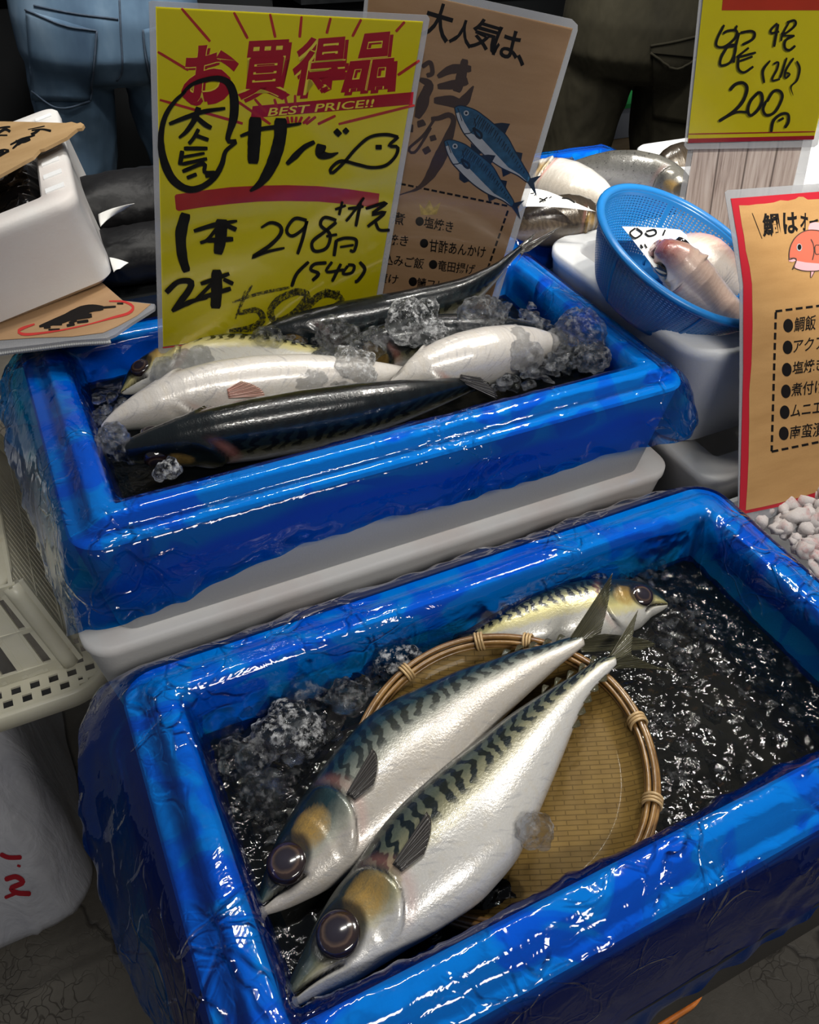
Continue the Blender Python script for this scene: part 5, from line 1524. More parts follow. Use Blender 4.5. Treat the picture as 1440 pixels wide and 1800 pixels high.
# sloping walls
def wall_pt(face, a, b, d=0.0):
    """a along the wall (0..1, from the front right corner), b up the wall (0..1), d inward"""
    ins = FW + .004 + .032 * b + d
    z = GZ + .014 + GH * b
    x0, x1, y0, y1 = GX0 + ins, GX1 - ins, GY0 + ins, GY1 - ins
    if face == 'right': return Vector((x1, y0 + (y1 - y0) * a, z))
    if face == 'front': return Vector((x1 + (x0 - x1) * a, y0, z))
    if face == 'left': return Vector((x0, y0 + (y1 - y0) * a, z))
    return Vector((x1 + (x0 - x1) * a, y1, z))
def bar(mb, face, a0, b0, a1, b1, w, th=.0045, vert=False):
    """flat bar on a wall between (a0,b0) and (a1,b1)"""
    p, q = wall_pt(face, a0, b0), wall_pt(face, a1, b1)
    t = (q - p).normalized()
    n = (wall_pt(face, .5, .5) - wall_pt(face, .5, .5, .01)).normalized()
    n = (n - t * n.dot(t)).normalized()
    s = t.cross(n) * w / 2; e = n * th / 2
    mb.add([p + s + e, p - s + e, p - s - e, p + s - e, q + s + e, q - s + e, q - s - e, q + s - e], [(0, 1, 5, 4), (1, 2, 6, 5), (2, 3, 7, 6), (3, 0, 4, 7), (3, 2, 1, 0), (4, 5, 6, 7)])
for face in ('right', 'left'):
    mb = MB()
    for b, w in ((.03, .014), (.5, .008), (.97, .014)): bar(mb, face, -.01, b, 1.01, b, w)
    for a in (.0, .035, .965, 1.0): bar(mb, face, a, 0, a, 1, .018)
    n = 24
    for k in range(n):
        a = .04 + .92 * k / (n - 1)
        bar(mb, face, a - .03, .02, a, .5, .0125)
        bar(mb, face, a, .5, a + .03, .98, .0125)
    mb.build('slotted_side', M_CREAM, cg, smooth=False, world=True)
for face in ('front', 'back'):
    mb = MB()
    for b, w in ((.04, .016), (.5, .007), (.95, .018)): bar(mb, face, -.01, b, 1.01, b, w)
    bar(mb, face, 0.0, 0, 0.0, 1, .030); bar(mb, face, 1.0, 0, 1.0, 1, .030)
    for k in range(16):
        a = .07 + .86 * k / 15
        bar(mb, face, a, 0, a, 1, .006)
        if k % 3 == 0: bar(mb, face, a + .028, 0, a + .028, 1, .020)
    mb.build('slotted_side', M_CREAM, cg, smooth=False, world=True)
mb = MB()
x0, x1, y0, y1 = GX0 + FW + .036, GX1 - FW - .036, GY0 + FW + .036, GY1 - FW - .036
zt = GZ + .014 + GH
for off, z in ():
    pass
L = []
for off, z in ((-.012, -.006), (.003, -.006), (.005, -.002), (.003, .002), (-.02, .002)):
    p, _ = rrect(x0 - off, x1 + off, y0 - off, y1 + off, .03 + off, 8, 4)
    L.append([Vector((a, b, zt + z)) for a, b in p])
mb.loft(L, False, True)
mb.build('bottom_panel', M_CREAM, cg, world=True)
# corner posts
for face, a in (('right', 0.0), ('right', 1.0), ('left', 0.0), ('left', 1.0)):
    mb = MB(); mb.tube([wall_pt(face, a, b / 8) for b in range(9)], .010, 10)
    mb.build('corner_post', M_CREAM, cg, world=True)
foam_box('foam_box', -.52, -.131, .80, 1.12, zt + .003, zt + .125, M_FOAM, 'white foam box corner standing on the cream crate at the left edge', step=False, r=.02, taper=.004)

def bag_mat():
    t = NT('clear_bag_over_foam')
    co = t.coord()
    n1 = t.noise(t.coord('Object', (18, 18, 5)), 1.0, 4, .6, 1.5)
    n2 = t.noise(co, 60, 3)
    nrm = t.bump(t.math('ADD', n1, t.math('MULTIPLY', n2, .2)), .35, .012)
    c = t.ramp(n1, [(.3, (.40, .41, .46, 1)), (.7, (.52, .53, .57, 1))])
    return t.done(t.pbsdf(base=c, rough=.30, spec=.5, coat=1.0, coat_rough=.06, normal=nrm))
M_BAGGED = bag_mat()
L = []
for off, z in ((-.03, 0), (-.006, .012), (0, .04), (-.004, .15), (-.014, .34), (-.022, .462), (-.04, .478), (-.10, .480)):
    p, _ = rrect(-.60 - off, -.150 + off, .652 - off, 1.10 + off, .07, 14, 40)
    L.append([Vector((a, b, z)) for a, b in p])
LL = [smooth_lin([l[i] for l in L], 60) for i in range(len(L[0]))]
loops = [[LL[i][j] + Vector((.004 * noise.noise(Vector((LL[i][j].x * 14, LL[i][j].y * 14, LL[i][j].z * 5))), .004 * ridge(Vector((LL[i][j].x * 16, LL[i][j].y * 9, LL[i][j].z * 3))) * -1, 0)) for i in range(len(LL))] for j in range(60)]
mb = MB(); mb.loft(loops, True, True)
bagged = mb.build('bagged_foam_box', M_BAGGED)
tag(bagged, 'grey plastic-wrapped foam box with red scribble on the floor beneath the cream crate', 'box')
M_REDMARK = simple_mat('red_marker', (.30, .006, .016, 1), .5)
bpy.context.view_layer.update()
_bv = BVHTree.FromObject(bagged, bpy.context.evaluated_depsgraph_get())
def project_strokes(name, lines, bv, mat, parent, lift=.0012):
    vs = []; fs = []
    for pts, w in lines:
        m = len(pts) * 6; P = smooth_path([(x, y, 0) for x, y in pts], m); b = len(vs); ok = []
        for i in range(m):
            t = P[min(i + 1, m - 1)] - P[max(i - 1, 0)]; t.normalize(); nn = Vector((-t.y, t.x, 0)) * w / 2 * (.5 if i in (0, m - 1) else 1)
            for q in (P[i] + nn, P[i] - nn):
                h = bv.ray_cast(CC, ray(q.x, q.y).normalized())
                vs.append(h[0] + h[1] * lift if h[0] is not None else Vector((0, 0, -.02)))
        fs += [(b + 2 * i, b + 2 * i + 1, b + 2 * i + 3, b + 2 * i + 2) for i in range(m - 1)]
    return mesh_obj(name, vs, fs, mat, parent)
project_strokes('red_scribble', [([(0, 1500), (15, 1506), (38, 1506)], 8), ([(30, 1520), (36, 1522)], 4), ([(8, 1545), (28, 1540), (40, 1550), (20, 1560), (30, 1568), (54, 1570)], 9), ([(8, 1577), (30, 1568)], 6)], _bv, M_REDMARK, bagged)

# ---------------------------------------------------------------- right of the upper box: white box with the blue colander
def rot_box(name, FL, yaw, w, d, z0, zr, mat, label, **kw):
    o = foam_box(name, -w / 2, w / 2, -d / 2, d / 2, 0, zr - z0, mat, label, **kw)
    R_ = Matrix.Rotation(yaw, 4, 'Z')
    o.matrix_world = Matrix.Translation((FL[0], FL[1], z0)) @ R_ @ Matrix.Translation((w / 2, d / 2, 0))
    return o
rot_box('foam_box', (.642, .548), math.radians(1), .50, .325, .715, .860, M_FOAM, 'white foam box holding the blue colander, right of the upper blue box', step=False, rim=.034, r=.050)
foam_box('foam_box', .664, 1.15, .497, .86, .565, .712, M_FOAM_STAIN, 'white foam box underneath the one holding the blue colander', step=False)
foam_box('foam_box', .668, 1.15, .50, .86, .28, .562, M_FOAM_STAIN, 'white foam box second from the bottom of the right stack', step=False)
foam_box('foam_box', .668, 1.15, .50, .86, 0, .278, M_FOAM_STAIN, 'white foam box on the floor at the bottom of the right stack', step=False)
foam_box('foam_box', .656, 1.12, .15, .488, .58, .690, M_FOAM, 'white foam box of bloody crushed ice in front of the red bordered sign', step=False, rim=.012)
foam_box('foam_box', .672, 1.12, .16, .488, 0, .578, M_FOAM_STAIN, 'tall white foam box on the floor beneath the bloody ice box', step=False)
def redice_mat():
    t = NT('blood_stained_ice')
    n = t.noise(t.coord(), 32, 5, .7)
    c = t.ramp(n, [(.50, (.90, .84, .83, 1)), (.64, (.80, .46, .45, 1)), (.70, (.42, .012, .015, 1))])
    nrm = t.bump(t.noise(t.coord(), 120, 4, .7), 1.0, .004)
    g = t.n('BsdfGlass', {'Color': (1, .97, .97, 1), 'Roughness': .02, 'IOR': 1.31, 'Normal': nrm}).outputs[0]
    d = t.n('BsdfDiffuse', {'Color': c}).outputs[0]
    return t.done(t.n('MixShader', {0: .45, 1: g, 2: d}).outputs[0])
rng = random.Random(77)
mb = MB()
pts = []
for k in range(620):
    x, y = rng.uniform(.680, 1.09), rng.uniform(.175, .470)
    pts.append(Vector((x, y, .706 + .014 * noise.noise(Vector((x * 9, y * 9, 0))) + rng.uniform(-.004, .006))))
ice_bits(mb, pts, .005, .015, rng, 2)
tag(mb.build('bloody_ice', redice_mat()), 'pinkish crushed ice with red specks right of the front blue box', 'ice', kind='stuff')

M_COL = simple_mat('blue_colander_plastic', (.010, .150, .43, 1), .30, .05, 10, spec=.5, sss=.1)
KC = Vector((0.7117, 0.6776, 0.9144)); KN = Vector((0.2354, -0.2848, 0.9292)).normalized()
kx = (Vector((1, 0, 0)) - KN * KN.x).normalized(); ky = KN.cross(kx)
KR = .1185; KD = .082
colr = empty('colander', KC - KN * KD, 'round blue plastic colander tilted in the white foam box, holding a pink fish', 'colander', mat3=Matrix((kx, ky, KN)).transposed())
bpy.context.view_layer.update()
def kprof(t):  # t: 0 rim .. 1 bottom centre
    if t < .72:
        f = t / .72
        return KR - .004 - .034 * f ** 1.4, KD - (KD - .010) * f
    f = (t - .72) / .28
    return (KR - .038) * (1 - f) + 0.002, .010 - .010 * min(f * 3, 1)
NA, NT_ = 132, 34
VV = []; FF = []
def addv(t, a):
    r, z = kprof(t); VV.append((r * math.cos(a), r * math.sin(a), z)); return len(VV) - 1
G = [[addv(j / NT_, 2 * PI * (k + .5 * (j % 2) * 0) / NA) for k in range(NA)] for j in range(NT_ + 1)]
for j in range(NT_):
    for k in range(NA):
        q = (G[j][k], G[j + 1][k], G[j + 1][(k + 1) % NA], G[j][(k + 1) % NA])
        rib = k % 22 == 0
        if 2 <= j <= 22 and not rib:
            a0 = 2 * PI * k / NA; da = 2 * PI / NA
            lo, hi = (.26, .74)
            inn = [addv((j + (lo if e[0] == 0 else hi)) / NT_, a0 + da * (lo if e[1] == 0 else hi)) for e in ((0, 0), (1, 0), (1, 1), (0, 1))]
            for e in range(4): FF.append((q[e], q[(e + 1) % 4], inn[(e + 1) % 4], inn[e]))
        else: FF.append(q)
ob = mesh_obj('bowl', VV, FF, M_COL, colr)
add_mod(ob, 'SOLIDIFY', thickness=.0022, offset=0); bake(ob)
mb = MB()
loop = []
L = []
for k in range(16):
    q = 2 * PI * k / 16
    L.append([Vector(((KR + .0052 * math.cos(q)) * math.cos(a), (KR + .0052 * math.cos(q)) * math.sin(a), KD + .0045 * math.sin(q))) for a in [2 * PI * i / 120 for i in range(120)]])
mb.loft(L + [L[0]])
mb.build('rolled_rim', M_COL, colr)
for k in range(6):
    a = 2 * PI * (22 * k + .5) / NA
    mb = MB(); mb.tube([(kprof(t / 20)[0] * math.cos(a) * 1.012, kprof(t / 20)[0] * math.sin(a) * 1.012, kprof(t / 20)[1]) for t in range(0, 16)], .0022, 6)
    mb.build('bowl_rib', M_COL, colr)

M_BREAM = fish_mat('pink_bream_skin', back=(.46, .27, .22, 1), band=(.50, .24, .18, 1), side=(.62, .50, .43, 1), belly=(.70, .62, .56, 1), stripe=.15, speck=.3, metal=.1)
M_GREYF = fish_mat('spotted_grey_skin', back=(.12, .115, .10, 1), band=(.05, .05, .05, 1), side=(.36, .35, .33, 1), belly=(.66, .64, .61, 1), stripe=.1, speck=.35, spots=.9)
M_PALEF = fish_mat('pale_cod_skin', back=(.30, .27, .23, 1), band=(.2, .18, .15, 1), side=(.56, .53, .48, 1), belly=(.74, .72, .70, 1), stripe=.15, speck=.3)
M_BROWNF = fish_mat('brown_fish_skin', back=(.035, .025, .015, 1), band=(.02, .014, .01, 1), side=(.10, .075, .05, 1), belly=(.22, .18, .14, 1), stripe=.4, speck=.5)
M_SNAPPER = fish_mat('red_snout_fish_skin', back=(.46, .34, .28, 1), band=(.40, .25, .20, 1), side=(.58, .50, .44, 1), belly=(.64, .59, .54, 1), stripe=.2, speck=.25, metal=.05, face=(.26, .045, .045, 1))
kp = lambda px, py, h: on_plane(px, py, KC - KN * (KD - h), KN)
F1 = spine_fish('sea_bream', [kp(1158, 432, .078), kp(1188, 460, .070), kp(1222, 495, .062), kp(1255, 530, .056), kp(1290, 560, .055), kp(1340, 590, .06)], .041, 150, M_SNAPPER, 'pale fish with reddish head lying in the blue colander', head=.30, eye_r=.0095, sides=(1, -1), thick=.62, prof=([0, .04, .12, .25, .4, .7, .9, 1], [.42, .62, .86, 1, 1, .80, .5, .3]), pink=.6)
F2 = spine_fish('sea_bream', [kp(1180, 420, .040), kp(1230, 460, .044), kp(1285, 498, .046), kp(1345, 535, .055)], .040, 20, M_BREAM, 'second pinkish fish in the blue colander beneath the paper tag', head=0, eye=False, mouth=False)
KT = [kp(1094, 398, .060), kp(1196, 404, .058), kp(1250, 450, .060), kp(1150, 470, .062)]
pt = paper('paper_tag', KT, 'white paper tag with black numerals in the blue colander', sag=.001)
def tag_strokes(o, pts4, name, lines, lift=.0022, mat=None):
    a, b, c, d = [Vector(p) for p in pts4]; n = (b - a).cross(d - a).normalized(); n = n if n.z > 0 else -n
    S_ = Sign.__new__(Sign); S_.o = (a + b + c + d) / 4; S_.N = n; S_.X = (b - a).normalized(); S_.Y = n.cross(S_.X)
    vs = []; fs = []
    for pts, w in lines:
        m = len(pts) * 6; P = smooth_path([(x, y, 0) for x, y in pts], m); k0 = len(vs)
        for i in range(m):
            t = P[min(i + 1, m - 1)] - P[max(i - 1, 0)]; t.normalize(); nn = Vector((-t.y, t.x, 0)) * (max(w) if isinstance(w, list) else w) / 2
            for q in (P[i] + nn, P[i] - nn): vs.append(on_plane(q.x, q.y, S_.o + n * lift, n))
        fs += [(k0 + 2 * i, k0 + 2 * i + 1, k0 + 2 * i + 3, k0 + 2 * i + 2) for i in range(m - 1)]
    return mesh_obj(name, vs, fs, mat or M_MARKER, o)
cz, czl = crop(900, 220, 3.4286)
tag_strokes(pt, KT, 'marker_writing', czl([([(745, 620), (712, 650), (745, 680), (785, 650), (750, 620)], 11), ([(810, 640), (860, 630), (868, 655), (830, 668), (802, 650)], 11), ([(925, 630), (910, 665)], 10), ([(775, 720), (790, 740)], 12), ([(800, 715), (815, 740)], 8)]))
F3 = spine_fish('sea_bream', [on_z(1000, 452, .80), on_z(1050, 480, .805), on_z(1110, 515, .81), on_z(1180, 560, .81), on_z(1260, 590, .80)], .034, 30, M_BREAM, 'pinkish fish lying under the blue colander in the white foam box', head=.25, eye=False, mouth=False, thick=.8)
F4 = spine_fish('sea_bream', [Vector((.76, .66, .765)), Vector((.86, .68, .77)), Vector((.98, .70, .765)), Vector((1.06, .72, .76))], .040, 20, M_BREAM, 'pinkish fish at the bottom of the white foam box right of the colander', head=.25, eye=False, mouth=False)

# ---------------------------------------------------------------- blue lined box behind, with pale fish
QX0, QX1, QY0, QY1, QZ = .375, .962, .905, 1.168, .862
foam_box('foam_fish_box', QX0, QX1, QY0, QY1, .735, QZ, M_FOAM, 'white foam box at the back holding pale cod and a spotted fish')
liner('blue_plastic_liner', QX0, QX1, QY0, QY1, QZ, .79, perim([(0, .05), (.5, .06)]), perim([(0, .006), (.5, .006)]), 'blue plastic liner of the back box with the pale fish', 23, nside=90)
foam_box('foam_box', .985, 1.50, .885, 1.130, .735, .862, M_FOAM, 'white foam box behind the wood-grain board with a dark fish in it', step=False)
mb = MB(); mb.box(.37, 1.52, .912, 1.18, .69, .733)
for x in (.40, 1.46):
    for y in (.92, 1.13): mb.box(x, x + .04, y, y + .04, 0, .69)
tag(mb.build('stall_bench', M_BLACKPL, smooth=False), 'dark bench carrying the boxes at the back of the stall', 'bench')
B1 = spine_fish('cod', [on_z(900, 318, .862), on_z(960, 322, .868), on_z(1010, 335, .872), on_z(1055, 352, .872), on_z(1090, 385, .862)], .042, 200, M_PALEF, 'pale cod with a red gill in the back blue lined box', head=.30, eye=False, mouth=False, thick=.8, pink=.8)
B2 = spine_fish('spotted_fish', [on_z(1228, 352, .852), on_z(1195, 338, .862), on_z(1150, 320, .868), on_z(1090, 308, .868), on_z(1020, 304, .860), on_z(960, 300, .85)], .038, 108, M_GREYF, 'grey black-spotted fish along the far side of the back blue lined box', head=.26, eye_r=.010, eye=False, thick=.7)
B3 = spine_fish('brown_fish', [on_z(1060, 378, .868), on_z(1010, 385, .868), on_z(960, 392, .866), on_z(910, 402, .86), on_z(860, 410, .85)], .034, 90, M_BROWNF, 'dark brown fish at the near rim of the back blue lined box', head=.26, eye=False, thick=.9)
KB = [on_z(908, 332, .915), on_z(962, 336, .918), on_z(1048, 370, .905), on_z(920, 362, .905)]
pb = paper('paper_tag', KB, 'white paper tag with black marks on the fish in the back blue lined box', sag=.003)
tag_strokes(pb, KB, 'marker_writing', czl([([(105, 400), (125, 395), (130, 410), (112, 412)], 6), ([(135, 425), (145, 415)], 6), ([(165, 465), (215, 435)], 9), ([(165, 440), (205, 455)], 8), ([(225, 440), (240, 430)], 7), ([(300, 440), (340, 445), (380, 468)], [6, 10, 6])]), .005)
rng = random.Random(9)
mb = MB()
ice_bits(mb, [on_z(rng.uniform(920, 1010), rng.uniform(283, 305), rng.uniform(.85, .872)) for k in range(70)], .004, .011, rng)
tag(mb.build('crushed_ice', M_ICE), 'crushed ice at the far left of the back blue lined box', 'ice', kind='stuff')
spine_fish('dark_fish', [on_z(1150, 310, .845), on_z(1185, 296, .852), on_z(1215, 288, .855), on_z(1260, 284, .85)], .036, 60, M_BROWNF, 'dark ridged fish in the white box behind the wood-grain board', head=0, eye=False)

# ---------------------------------------------------------------- people behind the stall
def skin_person(name, joints, edges, label, mat, root_i=0):
    vs = [j[0] for j in joints]
    me = bpy.data.meshes.new('body'); me.from_pydata(vs, edges, []); me.update()
    root = empty(name, (vs[root_i][0], vs[root_i][1], 0), label, 'person')
    bpy.context.view_layer.update()
    o = bpy.data.objects.new('body', me); COL.objects.link(o)
    add_mod(o, 'SKIN'); 
    for i, j in enumerate(joints):
        sv = me.skin_vertices[0].data[i]; sv.radius = j[1] if isinstance(j[1], tuple) else (j[1], j[1]); sv.use_root = (i == root_i)
    add_mod(o, 'SUBSURF', levels=2, render_levels=2)
    bpy.context.view_layer.update(); bake(o)
    o.data.materials.clear(); o.data.materials.append(mat)
    o.data.polygons.foreach_set('use_smooth', [True] * len(o.data.polygons))
    o.data.transform(root.matrix_world.inverted()); o.parent = root
    return root, o
M_SKIN = simple_mat('skin', (.50, .30, .21, 1), .5, sss=.1)
def denim_mat():
    t = NT('blue_denim')
    co = t.coord()
    tw = t.n('TexWave', {'Vector': t.coord('Object', (1, 1, 1.6)), 'Scale': 420.0, 'Distortion': .6}, wave_type='BANDS', bands_direction='DIAGONAL').outputs[0]
    n = t.noise(t.coord('Object', (1, 1, .45)), 9, 4, .55)
    c = t.ramp(n, [(.28, (.028, .055, .095, 1)), (.52, (.070, .120, .180, 1)), (.78, (.150, .215, .285, 1))])
    c = t.mix(t.math('MULTIPLY', tw, .28), c, (.020, .034, .060, 1))
    return t.done(t.pbsdf(base=c, rough=.85, spec=.2, normal=t.bump(tw, .25, .001)))
M_DENIM = denim_mat()
M_STITCH = simple_mat('dark_denim_seam', (.024, .040, .065, 1), .85, .3, 90)
def olive_mat():
    t = NT('olive_cotton')
    co = t.coord()
    n = t.noise(t.coord('Object', (1, 1, .4)), 8, 5, .6)
    c = t.ramp(n, [(.3, (.018, .016, .010, 1)), (.6, (.034, .030, .018, 1)), (.8, (.056, .050, .032, 1))])
    return t.done(t.pbsdf(base=c, rough=.85, spec=.2, normal=t.bump(t.noise(t.coord('Object', (1, 1, .5)), 12, 3), .5, .02)))
M_OLIVE = olive_mat()
M_NAVYCLOTH = simple_mat('dark_navy_jacket', (.010, .013, .020, 1), .85, .3, 12, .4, 14, .02)
M_GREENCLOTH = simple_mat('dark_green_jacket', (.014, .016, .012, 1), .85, .3, 12, .4, 14, .02)
M_SHOE = simple_mat('black_boot', (.012, .012, .012, 1), .4)
M_HAIR = simple_mat('black_hair', (.010, .008, .007, 1), .5, .4, 60)

def ring_leg(path, radii, n=40, seed=0, fold=.006, mt=60):
    """loops down a trouser leg: path points, (rx, ry) radii, with cloth folds"""
    P = smooth_path(path, mt); L = []
    for i, p in enumerate(P):
        u = i / (mt - 1)
        rx = interp(u, [k / (len(radii) - 1) for k in range(len(radii))], [r[0] for r in radii]); ry = interp(u, [k / (len(radii) - 1) for k in range(len(radii))], [r[1] for r in radii])
        lp = []
        for k in range(n):
            a = 2 * PI * k / n
            q = Vector((math.cos(a) * 1.2 + seed * 9, math.sin(a) * 1.2, p.z * 7))
            d = fold * (noise.noise(q) * 1.2 + 1.2 * ridge(q * 1.4 + Vector((0, 0, math.sin(a) * 1.5))))
            lp.append(Vector((p.x + math.cos(a) * (rx + d), p.y + math.sin(a) * (ry + d), p.z)))
        L.append(lp)
    return L
def trousers(name, hip, yaw, wid, crotch, waist, feet, mat, parent, seed):
    """pelvis and two legs, remeshed to one garment; hip: centre (x, y)"""
    mb = MB()
    R_ = Matrix.Rotation(yaw, 3, 'Z')
    def W_(x, y, z): return Vector((hip[0], hip[1], 0)) + R_ @ Vector((x, y, 0)) + Vector((0, 0, z))
    pel = []
    for f, rx, ry, oy in ((0, .90, .115, .0), (.25, .97, .125, -.012), (.5, 1.0, .140, -.03), (.75, 1.0, .142, -.035), (.92, .92, .125, -.025), (1.0, .70, .085, -.01)):
        z = waist + (crotch - .02 - waist) * f
        pel.append([W_(math.cos(a) * wid * rx, oy + math.sin(a) * ry * (1 + .10 * abs(math.cos(a)) ** .5), z) for a in [2 * PI * k / 48 for k in range(48)]])
    mb.loft(pel, True, True)
    for s, ft in ((-1, feet[0]), (1, feet[1])):
        path = [W_(s * wid * .50, -.02, crotch + .13), W_(s * wid * .52, -.02, crotch - .02), W_(s * wid * .60, -.005, crotch - .18), W_(s * wid * .70, .0, .47), W_(s * wid * .72, -.01, .28), Vector((ft[0], ft[1], .06))]
        loops = ring_leg(path, [(wid * .44, .118), (wid * .455, .118), (wid * .42, .108), (wid * .38, .09), (wid * .36, .08), (wid * .34, .075)], seed=seed + s, n=48)
        loops = [list(l) for l in loops]
        mb.loft(loops, True, True)
    o = mb.build(name, mat, parent, world=True)
    add_mod(o, 'REMESH', mode='VOXEL', voxel_size=.0075, use_smooth_shade=True)
    sm = add_mod(o, 'SMOOTH', iterations=6, factor=.5)
    bake(o); o.data.polygons.foreach_set('use_smooth', [True] * len(o.data.polygons))
    if not len(o.data.materials): o.data.materials.append(mat)
    return o, W_
def person(name, hip, yaw, wid, crotch, label, trouser_name, tmat, jmat, seed, h=1.70):
    R_ = Matrix.Rotation(yaw, 3, 'Z')
    def W_(x, y, z): return Vector((hip[0], hip[1], 0)) + R_ @ Vector((x, y, 0)) + Vector((0, 0, z))
    J = [(W_(0, 0, crotch + .16), (.10, .075)), (W_(0, .0, crotch + .32), (.125, .09)), (W_(0, 0, crotch + .52), (.15, .10)), (W_(0, .0, crotch + .62), (.07, .06)), (W_(0, .01, crotch + .70), (.05, .05)), (W_(0, .03, crotch + .80), (.075, .09)), (W_(0, .03, crotch + .90), (.055, .07))]
    E_ = [(0, 1), (1, 2), (2, 3), (3, 4), (4, 5), (5, 6)]
    feet = []
    for s in (-1, 1):
        b = len(J)
        J += [(W_(s * wid * .5, 0, crotch - .02), (.05, .055)), (W_(s * wid * .70, .01, .46), (.045, .045)), (W_(s * wid * .72, -.01, .09), (.038, .038)), (W_(s * wid * .74, .12, .04), (.035, .025))]
        E_ += [(0, b), (b, b + 1), (b + 1, b + 2), (b + 2, b + 3)]
        feet.append(W_(s * wid * .72, -.01, 0))
        b = len(J)   # arms reach forward to the counter, hands with fingers below
        J += [(W_(s * .17, 0, crotch + .50), (.05, .05)), (W_(s * .22, .05, crotch + .24), (.040, .040)), (W_(s * .15, .28, crotch + .22), (.028, .028)), (W_(s * .14, .36, crotch + .21), (.034, .018))]
        E_ += [(2, b), (b, b + 1), (b + 1, b + 2), (b + 2, b + 3)]
        h0 = len(J) - 1
        for k in range(4):
            x = (-.027 + .018 * k)
            J += [(W_(s * .14 + x, .405, crotch + .205), (.009, .009)), (W_(s * .14 + x * 1.1, .44 + (.008 if k in (1, 2) else 0), crotch + .185), (.008, .008))]
            E_ += [(h0, len(J) - 2), (len(J) - 2, len(J) - 1)]
        J += [(W_(s * .14 - s * .045, .36, crotch + .20), (.010, .010)), (W_(s * .14 - s * .055, .395, crotch + .19), (.009, .009))]
        E_ += [(h0, len(J) - 2), (len(J) - 2, len(J) - 1)]
    root, bo = skin_person(name, J, E_, label, M_SKIN)
    bpy.context.view_layer.update()
    tr, _ = trousers(trouser_name, hip, yaw, wid, crotch, crotch + .27, feet, tmat, root, seed)
    mb = MB(); L = []
    for z, rx, ry in ((crotch + .215, .205, .155), (crotch + .24, .205, .155), (crotch + .36, .19, .14), (crotch + .50, .20, .135), (crotch + .585, .15, .10), (crotch + .63, .085, .075)):
        L.append([W_(math.cos(a) * rx, math.sin(a) * ry, z + .006 * noise.noise(Vector((math.cos(a) * 3, math.sin(a) * 3, seed)))) for a in [2 * PI * k / 40 for k in range(40)]])
    mb.loft(L)
    for s in (-1, 1):
        mb.tube([W_(s * .15, 0, crotch + .53), W_(s * .19, .01, crotch + .42), W_(s * .225, .05, crotch + .25), W_(s * .19, .16, crotch + .235), W_(s * .155, .26, crotch + .222)], [.07, .065, .056, .052, .046], 14)
    mb.build('jacket', jmat, root, world=True)
    for s in (-1, 1):
        mb = MB(); L = []
        for z, sc in ((0, .96), (.012, 1), (.03, 1), (.06, .85), (.09, .55), (.14, .46), (.17, .46)):
            cy = .055 if z < .07 else .0
            ln = .135 if z < .05 else (.10 if z < .08 else .06)
            L.append([W_(s * wid * .73 + math.cos(a) * .048 * sc / .96, cy + math.sin(a) * ln * (1 if z < .07 else .9), z) for a in [2 * PI * k / 28 for k in range(28)]])
        mb.loft(L, True, True); mb.build('shoe', M_SHOE, root, world=True)
    mb = MB(); V, F = ico(3)
    c = W_(0, .015, crotch + .875)
    mb.add([c + R_ @ Vector((v.x * .088, v.y * .105 - .008, v.z * .085 + .018)) for v in V if True], F)
    mb.build('hair', M_HAIR, root, world=True)
    return root, tr, W_
P1, J1, W1 = person('person', (.335, 2.235), math.radians(-8), .205, .765, 'person in blue jeans seen from behind, back pockets showing, dark jacket hem above', 'blue_jeans', M_DENIM, M_NAVYCLOTH, 2)
bpy.context.view_layer.update()
def bvh_of(o):
    dg = bpy.context.evaluated_depsgraph_get(); bpy.context.view_layer.update()
    me = o.data; M = o.matrix_world
    return BVHTree.FromPolygons([M @ v.co for v in me.vertices], [tuple(p.vertices) for p in me.polygons])
bj = bvh_of(J1)
def patch_on(bv, poly, name, mat, parent, lift, border=None, bmat=None, bw=3.0, n=14):
    """cloth patch pressed on a garment, outlined in the photograph by poly (4 corners)"""
    a, b, c, d = poly; vs = []; fs = []
    for th in (lift, .0005):
        for j in range(n + 1):
            for i in range(n + 1):
                u, v = i / n, j / n
                x = (a[0] * (1 - u) + b[0] * u) * (1 - v) + (d[0] * (1 - u) + c[0] * u) * v
                y = (a[1] * (1 - u) + b[1] * u) * (1 - v) + (d[1] * (1 - u) + c[1] * u) * v
                h = bv.ray_cast(CC, ray(x, y).normalized())
                if h[0] is None: h = (vs[-1] if vs else near(x, y, (hipref)), Vector((0, -1, 0)))
                nn = h[1] if h[1].dot(ray(x, y)) < 0 else -h[1]
                vs.append(h[0] + nn * th)
    m = (n + 1) ** 2
    for j in range(n):
        for i in range(n):
            q = j * (n + 1) + i; f = (q, q + n + 1, q + n + 2, q + 1); fs.append(f); fs.append(tuple(k + m for k in f[::-1]))
    rim = list(range(n + 1)) + [j * (n + 1) + n for j in range(1, n + 1)] + [n * (n + 1) + i for i in range(n - 1, -1, -1)] + [j * (n + 1) for j in range(n - 1, 0, -1)]
    for p, q in zip(rim, rim[1:] + rim[:1]): fs.append((p, q, q + m, p + m))
    return mesh_obj(name, vs, fs, mat, parent, world=True)
hipref = W1(0, -.15, .85)
def seam(bv, pts, name, parent, mat, r=.0022, lift=.001):
    P = smooth_path([(x, y, 0) for x, y in pts], len(pts) * 8); out = []
    for q in P:
        h = bv.ray_cast(CC, ray(q.x, q.y).normalized())
        if h[0] is not None:
            nn = h[1] if h[1].dot(ray(q.x, q.y)) < 0 else -h[1]
            if not out or (h[0] + nn * lift - out[-1]).length < .05: out.append(h[0] + nn * lift)
    if len(out) > 2:
        mb = MB(); mb.tube(out, r, 6); return mb.build(name, mat, parent, world=True)
PK1 = patch_on(bj, [(48, 18), (170, 54), (156, 176), (60, 176)], 'back_pocket', M_DENIM, P1, .006)
